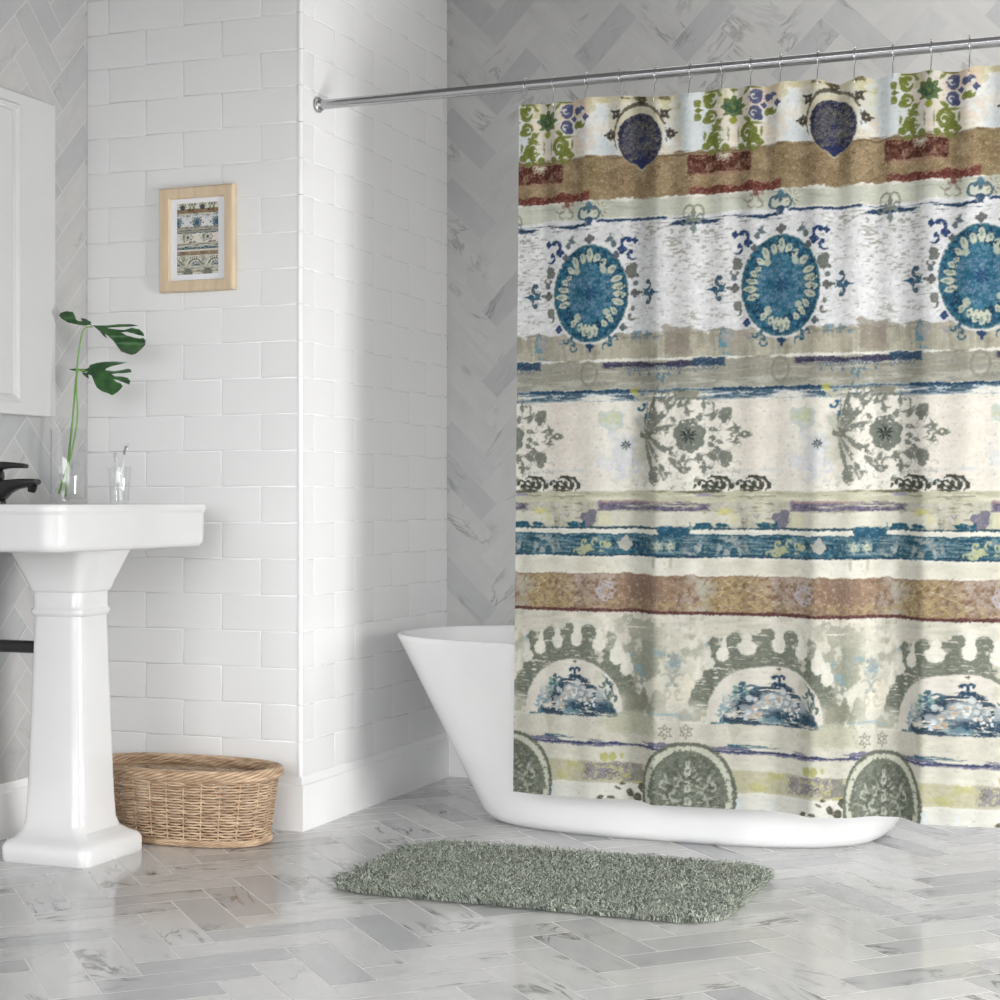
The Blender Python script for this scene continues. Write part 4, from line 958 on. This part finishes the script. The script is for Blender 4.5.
# ------------------------------------------------------------------ pedestal sink
sink = thing('pedestal_sink', 'white porcelain pedestal sink with rectangular basin against the marble wall', 'sink', (-.395, -.5, 0))
SX, SY = -.395, -.5
mb = MB()
px, py = .006, 0
rg = [rrect(px, py, .260, .262, .028, 0), rrect(px, py, .264, .266, .028, .004), rrect(px, py, .264, .266, .028, .036), rrect(px, py, .258, .260, .028, .043),
      rrect(px, py, .250, .250, .03, .050), rrect(px, py, .220, .220, .03, .058), rrect(0, 0, .192, .192, .03, .072), rrect(0, 0, .178, .178, .03, .095), rrect(0, 0, .170, .170, .028, .16), rrect(0, 0, .158, .158, .027, .35),
      rrect(0, 0, .148, .148, .026, .52), rrect(0, 0, .1425, .1425, .025, .612), rrect(0, 0, .150, .150, .025, .616), rrect(0, 0, .156, .156, .026, .622), rrect(0, 0, .156, .156, .026, .627), rrect(0, 0, .150, .150, .025, .632),
      rrect(0, 0, .146, .146, .025, .637), rrect(0, 0, .147, .147, .025, .673), rrect(0, 0, .155, .155, .025, .676), rrect(0, 0, .158, .158, .025, .680),
      rrect(0, 0, .172, .172, .027, .700), rrect(0, 0, .205, .205, .03, .742), rrect(0, 0, .222, .225, .032, .765), rrect(0, 0, .232, .24, .034, .779)]
mb.loft(rg); mb.build('pedestal', M['porcelain'], sink, angle=38)
mb = MB()
bw, bl = .485, .700; bc = (XD+.0015+bw/2-SX, 0)      # basin from the wall outwards
cxx, cyy = bc[0]+.005, .021
def br(dx, dy, r, z): return rrect(cxx-(dx/2)*0, cyy, bw-dx, bl-dy, r, z, 8)
rg = [rrect(0, 0, .22, .23, .03, .777, 8), rrect(.0, 0, .26, .30, .04, .778, 8), br(.10, .12, .05, .779), br(.035, .045, .05, .781), br(.014, .018, .052, .785), br(.006, .008, .052, .793), br(.004, .006, .052, .806), br(.002, .004, .052, .868), br(.0, .0, .052, .873), br(-.004, -.006, .054, .876),
      br(-.008, -.010, .055, .882), br(-.008, -.010, .055, .890), br(-.004, -.006, .054, .8945), br(.004, .004, .052, .896), br(.02, .02, .05, .896)]
ix, iy = .012, 0
def ir(w_, l_, r, z): return rrect(cxx+.055, cyy, w_, l_, r, z, 8)
rg += [ir(.30, .47, .11, .8955), ir(.29, .46, .11, .893), ir(.27, .43, .11, .87), ir(.22, .36, .10, .82), ir(.10, .16, .045, .803), ir(.04, .04, .019, .801)]
mb.loft(rg); mb.build('basin', M['porcelain'], sink, angle=45)
# faucet, black, seen side on
fa = MB(); FX, FY, FZ = -.630-SX, -.500-SY, .8965
fa.lathe([(0, 0), (.028, 0), (.028, .006), (.0235, .010), (.0225, .05), (.0225, .062), (.024, .068), (.0225, .082), (.019, .088), (0, .088)], (FX, FY, FZ), 28)
def bar(mb, pts, wid, hgt, r=.004):   # swept rounded bar in x-z plane
    rings = []
    for i, (x, z, w_, h_) in enumerate(pts):
        a = pts[max(0, i-1)]; b = pts[min(len(pts)-1, i+1)]; d = Vector((b[0]-a[0], b[1]-a[1])).normalized(); nx, nz = -d.y, d.x
        ring_ = []
        for (yy, zz_) in [(p[0], p[1]) for p in rrect(0, 0, w_, h_, min(w_, h_)*.3, 0, 3)]:
            ring_.append((x+nx*zz_, FY+yy, z+nz*zz_))
        rings.append(ring_)
    mb.loft(rings)
bar(fa, [(FX-.01, FZ+.026, .036, .052), (FX+.018, FZ+.034, .036, .052), (FX+.04, FZ+.044, .034, .038), (FX+.07, FZ+.051, .032, .027), (FX+.105, FZ+.054, .030, .022), (FX+.128, FZ+.056, .028, .017), (FX+.134, FZ+.057, .024, .010)], 0, 0)
faucet = fa.build('faucet', M['black'], sink, angle=40); faucet['label'] = 'black single lever faucet'
mb = MB(); mb.tube([(FX+.118, FY, FZ+.048), (FX+.115, FY, FZ+.038), (FX+.113, FY, FZ+.030)], [.0115, .0115, .0095], 18); mb.build('aerator', M['black'], faucet, angle=40)
mb = MB(); bar(mb, [(FX-.02, FZ+.090, .03, .022), (FX+.01, FZ+.0985, .03, .024), (FX+.05, FZ+.100, .024, .016), (FX+.088, FZ+.098, .020, .013), (FX+.098, FZ+.0965, .016, .010)], 0, 0); mb.build('lever_handle', M['black'], faucet, angle=40)
# black pipe to the wall
pipe = thing('drain_pipe', 'black round pipe running level behind the sink pedestal to the marble wall', 'pipe', (XD, -.5, .527))
mb = MB(); mb.tube([(.002, 0, 0), (.225, 0, 0)], .0165, 24); mb.build('pipe_tube', M['black'], pipe, angle=40)
mb = MB(); mb.lathe([(0, .0015), (.034, .0015), (.034, .006), (.026, .010), (.0175, .012), (.0175, .03), (0, .03)], (0, 0, 0), 28, 'x'); mb.build('wall_collar', M['black'], pipe, angle=30)

# ------------------------------------------------------------------ wall cabinet
cab = thing('wall_cabinet', 'white painted wall cabinet with beaded door panel above the sink', 'cabinet', (XD+.001, -.49, 1.135))
CYL, CYR = -.795+.49, -.207+.49; CH = .862
mb = MB(); mb.box((0, CYL+.004, .004), (.024, CYR-.004, CH-.004)); mb.build('carcass', M['paint'], cab, smooth=False)
mb = MB()   # door as a frame with a recess
T = .040; iy0, iy1, iz0, iz1 = CYL+.158, CYR-.158, .034, CH-.030
def rect3(x, a, b, c, d): return [(x, a, c), (x, b, c), (x, b, d), (x, a, d)]
def beadring(off, x): return rect3(x, iy0+off, iy1-off, iz0+off, iz1-off)
rg = [rect3(.0245, CYL, CYR, 0, CH), rect3(T-.002, CYL, CYR, 0, CH), rect3(T, CYL+.002, CYR-.002, .002, CH-.002), beadring(-.002, T), beadring(0, T-.003), beadring(.004, T-.003), beadring(.0, T-.003)]
rg = rg[:5]+[beadring(.001, T-.010)]
mb.loft(rg, True, True); door = mb.build('door', M['paint'], cab, smooth=False)
mb = MB()
pr = [(-.003, T-.0025), (.001, T+.001), (.006, T+.0035), (.011, T+.001), (.013, T-.002), (.017, T-.003), (.021, T-.0095)]
mb.loft([beadring(o_, x_) for o_, x_ in pr], False, False); mb.build('bead_moulding', M['paint'], door, smooth=False)

# ------------------------------------------------------------------ framed print
PW, PH_ = .2410, .294; pc = (-.3208, 1.6375)
pic = thing('framed_print', 'small framed print of the curtain pattern in pale wood frame on the tiled wall', 'picture', (pc[0], -.0036, pc[1]-PH_/2))
mb = MB()
def r3(ins, y): return [(-PW/2+ins, y, ins), (PW/2-ins, y, ins), (PW/2-ins, y, PH_-ins), (-PW/2+ins, y, PH_-ins)]
mb.loft([r3(0, 0), r3(0, -.012), r3(.002, -.0165), r3(.005, -.0185), r3(.010, -.0185), r3(.026, -.016), r3(.030, -.015), r3(.0325, -.009), r3(.0325, -.006)], False, False)
mb.loft([r3(0, 0), r3(.0325, 0)], False, False)
mb.build('frame', M['oak'], pic, angle=20)
mb = MB(); mb.box((-PW/2+.030, -.0065, .030), (PW/2-.030, -.004, PH_-.030)); mb.build('mount', M['mat'], pic, smooth=False)
gx, gz_ = np.meshgrid(np.linspace(-.0665, .0665, 150), np.linspace(.0485, PH_-.0455, 230))
sg_ = .215+(gx+.0665)/.133*1.03; zg_ = .12+(gz_-gz_.min())/(gz_.max()-gz_.min())*1.83
pm = grid_mesh('artwork', gx, np.full_like(gx, -.0069), gz_, sample(sg_, zg_)**1.2); link('artwork', pm, M['print'], pic)

# ------------------------------------------------------------------ vase, tumbler, leaves
ZS = .8962
vx_, vy_ = -.585, -.245
vase = MB(); vase.lathe([(0, 0), (.046, 0), (.0485, .002), (.0492, .006), (.0492, .205), (.0485, .206), (.0467, .206), (.0460, .205), (.0460, .016), (.044, .013), (0, .012)], (0, 0, 0), 48)
vo = vase.build('glass_vase', M['glass'], angle=50); vo.location = (vx_, vy_, ZS)
tag(vo, 'tall clear glass cylinder vase with monstera stems on the sink', 'vase')
tx_, ty_ = -.425, -.238
tm = MB(); tm.lathe([(0, 0), (.0235, 0), (.0245, .002), (.0300, .100), (.0296, .1008), (.0284, .1), (.0232, .010), (0, .009)], (0, 0, 0), 40)
to = tm.build('glass_tumbler', M['glass'], angle=50); to.location = (tx_, ty_, ZS); tag(to, 'small clear tapered glass tumbler holding toothbrushes on the sink', 'tumbler')
def brush(loc, tip, clear, lab):
    t_ = thing('toothbrush', lab, 'toothbrush', loc, group='toothbrushes in the tumbler')
    a = Vector((0, 0, 0)); b = Vector(tip); mb = MB()
    pts = [a+(b-a)*k/8 for k in range(9)]; mb.tube(pts, [.0028, .0036, .0038, .0036, .003, .0024, .0022, .0030, .0026], 10); mb.build('handle', M['clear'], t_)
    d = (b-a).normalized(); sd = d.cross(Vector((.37, .93, 0))).normalized(); mb = MB(); cc = a+(b-a)*.80
    for k in range(7):
        for w_ in (-1, 1):
            p_ = cc+d*k*.0035+Vector((.3, -.9, 0)).normalized()*w_*.0016+sd*.002; mb.tube([p_, p_+sd*.009], .0013, 5)
    mb.build('bristles', M['clear' if clear else 'bristle'], t_)
brush((tx_-.012, ty_-.004, ZS+.013), (.034, .012, .150), 0, 'clear toothbrush leaning right in the tumbler, its head above the other')
brush((tx_+.010, ty_+.004, ZS+.013), (-.024, -.004, .128), 1, 'clear toothbrush leaning left in the tumbler beside the taller one')
# leaves: outlines in leaf coordinates (metres across, metres up)
EA = Vector((.9995*.81, .585, 0)).normalized(); EN = Vector((.585, -.81, 0))
def spline(P, n=6):
    out = []
    for i in range(len(P)-1):
        p0, p1, p2, p3 = P[max(i-1, 0)], P[i], P[i+1], P[min(i+2, len(P)-1)]
        for k in range(n):
            t_ = k/n; out.append(tuple(.5*((2*p1[a])+(-p0[a]+p2[a])*t_+(2*p0[a]-5*p1[a]+4*p2[a]-p3[a])*t_**2+(-p0[a]+3*p1[a]-3*p2[a]+p3[a])*t_**3) for a in range(3)))
    out.append(tuple(P[-1])); return out
def leafpt(i, j, dep=0):
    """reading of the leaf outline -> metres from the foot of the vase"""
    sc = .00262*1.045; return EA*((i-68)*sc*.985) + Vector((0, 0, 1))*((503-j)*sc) + EN*dep
def leaf(name, lab, stem, outlines, veins, bend):
    t_ = thing(name, lab, 'leaf', (vx_, vy_, ZS), group='monstera leaves in the vase')
    P = [leafpt(i, j, d) for i, j, d in stem]; mb = MB(); sp = spline(P); n = len(sp)
    mb.tube(sp, [.0032-.0013*k/(n-1) for k in range(n)], 10); mb.build('stem', M['stem'], t_)
    me = bpy.data.meshes.new('leaf_blade'); bm = bmesh.new()
    from mathutils.geometry import delaunay_2d_cdt, intersect_point_tri_2d
    for poly in outlines:
        pts = [Vector(p) for p in poly]; n0 = len(pts)
        ar = sum(pts[k-1].x*pts[k].y-pts[k].x*pts[k-1].y for k in range(n0))
        if ar < 0: pts.reverse()
        x0, x1 = min(p.x for p in pts), max(p.x for p in pts); y0, y1 = min(p.y for p in pts), max(p.y for p in pts)
        def inside(q):
            c_ = False
            for k in range(n0):
                a_, b_ = pts[k-1], pts[k]
                if (a_.y > q.y) != (b_.y > q.y) and q.x < (b_.x-a_.x)*(q.y-a_.y)/(b_.y-a_.y)+a_.x: c_ = not c_
            return c_
        g_ = [Vector((x0+i_*2.2, y0+j_*2.2)) for i_ in range(int((x1-x0)/2.2)+1) for j_ in range(int((y1-y0)/2.2)+1)]
        allp = pts+[q for q in g_ if inside(q)]
        r_ = delaunay_2d_cdt(allp, [(k, (k+1) % n0) for k in range(n0)], [], 0, 1e-5)
        vs = [bm.verts.new((p.x, p.y, 0)) for p in r_[0]]
        for f_ in r_[2]:
            c_ = sum((r_[0][k] for k in f_), Vector((0, 0)))/len(f_)
            if inside(c_): bm.faces.new([vs[k] for k in f_])
    for v in bm.verts:
        i, j = v.co.x, v.co.y; v.co = leafpt(i, j, bend(i, j))
    bmesh.ops.delete(bm, geom=[v for v in bm.verts if not v.link_faces], context='VERTS')
    bm.to_mesh(me); bm.free(); o = link('leaf_blade', me, M['leaf'], t_)
    so = o.modifiers.new('thickness', 'SOLIDIFY'); so.thickness = .0009; so.offset = 0
    return t_
c4 = lambda L_: [(x/4, 290+y/4) for x, y in L_]
o1 = [c4([(370,143),(355,138),(335,140),(320,138),(300,133),(270,125),(245,108),(235,95),(242,87),(262,82),(290,85),(298,98),(302,113),(312,120),(326,121),(322,108),(338,111),(352,120),(362,127),(358,135)]),
      c4([(368,141),(420,143),(470,139),(520,139),(545,143),(520,147),(480,149),(440,150),(420,152),(460,158),(490,160),(520,152),(550,156),(568,168),(573,180),(550,176),(525,170),(500,165),(478,167),(500,178),(530,186),(555,190),(568,186),(577,198),(575,215),(560,232),(540,248),(522,253),(505,248),(480,240),(465,222),(448,200),(430,180),(415,170),(425,190),(410,178),(395,162),(380,150)])]
leaf('monstera_leaf', 'upper monstera leaf, long stemmed and split, reaching above the other in the vase',
     [(65.5,496,-.02),(67.5,465,-.008),(70,440,0),(72.5,415,.004),(76,372,.006),(80,340,.004),(84,328,0),(92,326,0)], o1, None,
     lambda i, j: .05*math.sin((i-90)/26)-.03*((j-325)/20)+.012*math.sin(j/3))
o2 = [c4([(352,322),(340,330),(330,326),(315,322),(290,320),(274,314),(300,312),(322,314),(340,315),(352,310),(356,300),(380,293),(410,289),(450,288),(500,291),(470,299),(440,306),(420,314),(416,321),(450,325),(480,321),(505,315),(517,318),(520,328),(490,332),(460,333),(440,336),(455,345),(480,345),(505,350),(516,362),(512,376),(490,368),(465,358),(448,356),(460,366),(478,372),(486,382),(478,394),(462,408),(445,418),(430,410),(405,402),(385,388),(375,370),(368,352),(362,340),(350,335),(352,352),(340,345),(325,330)])]
leaf('monstera_leaf', 'lower monstera leaf, short stemmed with four fingers, below the other in the vase',
     [(58.5,493,-.025),(63,478,-.01),(68.5,462,.005),(74,438,.01),(77,415,.012),(76,390,.014),(77,372,.012),(81,370,.01),(88,370.5,.008)], o2, None,
     lambda i, j: .008+.04*math.sin((i-85)/25)-.035*((j-372)/22))

# ------------------------------------------------------------------ wicker basket
bk = thing('wicker_basket', 'oval woven wicker basket on the floor beside the sink pedestal', 'basket', (-.250, -.198, 0))
BA, BB, BH = .272, .130, .190
def bpath(th, z, off=0.):
    f = z/BH; a = BA*(.90+.10*f)+off; b = BB*(.88+.12*f)+off; c, s_ = math.cos(th), math.sin(th); p = 2.5
    return Vector((a*abs(c)**(2/p)*(1 if c >= 0 else -1), b*abs(s_)**(2/p)*(1 if s_ >= 0 else -1), z))
NA = 720
ths = [2*PI*k/NA for k in range(NA+1)]; pp = [bpath(t_, BH) for t_ in ths]; cum = [0]
for k in range(NA): cum.append(cum[-1]+(pp[k+1]-pp[k]).length)
LP = cum[-1]
def tharc(f): return float(np.interp((f % 1)*LP, cum, ths))
NS = 26
mb = MB(); rows = 11
for r in range(rows):
    z = .020+r*(.146/(rows-1))
    for sgn in (-1, 1):
        pts = []; m_ = NS*8
        for k in range(m_):
            f = k/m_; q_ = abs(math.sin(math.pi*f*NS)); wob = .0005*math.sin(k*1.7+r*2.3+sgn)
            p = bpath(tharc(f), z, -.0004+.0034*q_*q_+wob); p.z += sgn*(.0014+.0026*q_**.6)+wob; pts.append(p)
        mb.tube(pts, .0030, 6, closed=True)
mb.build('woven_side', M['wicker'], bk)
mb = MB()
for k in range(NS):
    th = tharc((k+.0)/NS)
    mb.tube([bpath(th, z, .0003) for z in [.004+i*.185/14 for i in range(15)]], .0027, 6)
mb.build('stakes', M['wicker'], bk)
def rope(zc, hw, hh, ns, turns, r, off=0., lift=0.):
    mb = MB(); m_ = 420
    for q_ in range(ns):
        pts = []
        for k in range(m_):
            f = k/m_; a = 2*PI*(turns*f+q_/ns); th = tharc(f)
            p = bpath(th, zc, off+math.cos(a)*hw); p.z = zc+math.sin(a)*hh; pts.append(p)
        mb.tube(pts, r, 6, closed=True)
    return mb
rope(.187, .0090, .0120, 8, 6, .0046, .001).build('braided_rim', M['wicker'], bk)
rope(.010, .0055, .0062, 6, 9, .0034, .001).build('braided_foot', M['wicker'], bk)
mb = MB(); mb.loft([[tuple(bpath(2*PI*k/64, .008, -.006)) for k in range(64)], [tuple(bpath(2*PI*k/64, .014, -.006)) for k in range(64)]]); mb.build('basket_bottom', M['wicker_dark'], bk)

# ------------------------------------------------------------------ rug
rug = thing('bath_rug', 'grey green shaggy rectangular bath rug on the marble floor in front of the tub', 'rug', (.862, -.346, 0))
RW, RL, RC = .945, .580, .105
mb = MB(); mb.loft([rrect(0, 0, RW-.03, RL-.03, RC, .0005, 8), rrect(0, 0, RW-.03, RL-.03, RC, .009, 8)]); mb.build('rug_backing', M['backing'], rug, smooth=False)
n = 42000
px_ = rng.uniform(-RW/2, RW/2, n*2); py_ = rng.uniform(-RL/2, RL/2, n*2)
qx = np.abs(px_)-(RW/2-RC); qy = np.abs(py_)-(RL/2-RC); ins = ~((qx > 0) & (qy > 0) & (np.hypot(qx, qy) > RC))
px_, py_ = px_[ins][:n], py_[ins][:n]; n = len(px_)
lean = rng.uniform(0, 2*PI, n); la = rng.uniform(.3, 1.5, n)
ex = np.clip((np.abs(px_)-(RW/2-.03))/.03, 0, 1)*np.sign(px_); ey = np.clip((np.abs(py_)-(RL/2-.03))/.03, 0, 1)*np.sign(py_)
dx = np.cos(lean)*la*.9+ex*1.1; dy = np.sin(lean)*la*.9+ey*1.1; hz = rng.uniform(.010, .020, n)
clump = np.sin(px_*70+np.sin(py_*55)*2)*np.cos(py_*80+np.sin(px_*47)*2)
tr_ = rng.uniform(0, 2*PI, n); wd = rng.uniform(.0009, .0016, n)
V = np.zeros((n, 10, 3)); lev = [(0, 1, 0.), (.55, 1.1, .25), (.9, .9, .75)]
for l_, (fz, fw, fo) in enumerate(lev):
    for k in range(3):
        a = tr_+k*2*PI/3
        V[:, l_*3+k, 0] = px_+dx*hz*fo*.9+np.cos(a)*wd*fw; V[:, l_*3+k, 1] = py_+dy*hz*fo*.9+np.sin(a)*wd*fw; V[:, l_*3+k, 2] = .003+hz*fz
V[:, 9, 0] = px_+dx*hz*1.0; V[:, 9, 1] = py_+dy*hz*1.0; V[:, 9, 2] = .003+hz*(1.0-.15*la)
V[..., 2] = np.maximum(V[..., 2], .001)
quads = []
for l_ in range(2):
    for k in range(3): q_ = (k+1) % 3; quads.append((l_*3+k, l_*3+q_, (l_+1)*3+q_, (l_+1)*3+k))
tris = [(6+k, 6+(k+1) % 3, 9) for k in range(3)]
base = (np.arange(n)*10)[:, None, None]
Qf = (np.array(quads)[None]+base).reshape(-1, 4); Tf = (np.array(tris)[None]+base).reshape(-1, 3)
me = bpy.data.meshes.new('pile'); me.vertices.add(n*10); me.vertices.foreach_set('co', V.astype(np.float32).ravel())
loops = np.concatenate([Qf.ravel(), Tf.ravel()]).astype(np.int32); me.loops.add(len(loops)); me.loops.foreach_set('vertex_index', loops)
st = np.concatenate([np.arange(len(Qf))*4, len(Qf)*4+np.arange(len(Tf))*3]).astype(np.int32)
me.polygons.add(len(st)); me.polygons.foreach_set('loop_start', st); me.update(calc_edges=True)
tint = rng.uniform(.3, 1.75, n)*1.22*(1+.10*clump); warm = rng.uniform(-.02, .02, n)
colr = np.stack([.335*tint+warm, .360*tint, .312*tint-warm, np.ones(n)], -1).clip(0, 1)
a = me.color_attributes.new('tint', 'FLOAT_COLOR', 'POINT'); a.data.foreach_set('color', np.repeat(colr[:, None], 10, 1).astype(np.float32).ravel())
pile = link('pile', me, M['pile'], rug); pile['kind'] = 'stuff'

# ------------------------------------------------------------------ light and camera
P_WIN, P_WIN2, W_STR = 40, 7, 2.15
w = bpy.data.worlds.new('World'); S.world = w; w.use_nodes = True
bg = w.node_tree.nodes['Background']; bg.inputs['Color'].default_value = (.97, .985, 1, 1); bg.inputs['Strength'].default_value = W_STR
# daylight: bright sky above the horizon, dull ground below
wn = w.node_tree; tcw = wn.nodes.new('ShaderNodeTexCoord'); sx_ = wn.nodes.new('ShaderNodeSeparateXYZ'); rw = wn.nodes.new('ShaderNodeValToRGB')
wn.links.new(tcw.outputs['Generated'], sx_.inputs[0]); mw = wn.nodes.new('ShaderNodeMath'); mw.operation = 'MULTIPLY_ADD'; mw.inputs[1].default_value = .5; mw.inputs[2].default_value = .5
wn.links.new(sx_.outputs['Z'], mw.inputs[0]); wn.links.new(mw.outputs[0], rw.inputs['Fac']); wn.links.new(rw.outputs['Color'], bg.inputs['Color'])
rw.color_ramp.elements[0].position = .49; rw.color_ramp.elements[0].color = (.10, .10, .10, 1); rw.color_ramp.elements[1].position = .53; rw.color_ramp.elements[1].color = (.98, .99, 1, 1)
def area(name, loc, rot, sx, sy, power, col=(1, 1, 1)):
    l = bpy.data.lights.new(name, 'AREA'); l.shape = 'RECTANGLE'; l.size = sx; l.size_y = sy; l.energy = power; l.color = col
    o = bpy.data.objects.new(name, l); COL.objects.link(o); o.location = loc; o.rotation_euler = rot; return o
area('window_and_fill_light', (XW+.015, (WY0+WY1)/2, (WZ0+WZ1)/2), (0, PI/2, 0), WZ1-WZ0, WY1-WY0, P_WIN, (1, .99, .97))
area('window_and_fill_light', (XW+.015, (VY0+VY1)/2, (WZ0+WZ1)/2), (0, PI/2, 0), WZ1-WZ0, VY1-VY0, P_WIN2, (1, .99, .98))  # added fill from the right for tub end and floor behind the curtain
area('alcove_top_fill', (1.5, .55, H-.03), (0, 0, 0), 1.6, .35, 1.3, (1, .99, .97))  # added fill without a fixture, brightens the top of the alcove
cam = bpy.data.cameras.new('camera'); co = bpy.data.objects.new('camera', cam); COL.objects.link(co)
th = math.atan(1733/4400)
co.location = (2.247, -4.218, .906); co.rotation_euler = (PI/2, 0, th)
cam.sensor_width = 36; cam.lens = 36*1.733; cam.clip_start = .05
S.camera = co
S.view_settings.view_transform = 'Standard'; S.view_settings.look = 'None'; S.view_settings.gamma = 1; S.view_settings.use_curve_mapping = False
S.view_settings.exposure = 1.4
S.cycles.use_denoising = True
S.cycles.max_bounces = 12; S.cycles.diffuse_bounces = 6; S.cycles.transparent_max_bounces = 12; S.cycles.sample_clamp_indirect = 4
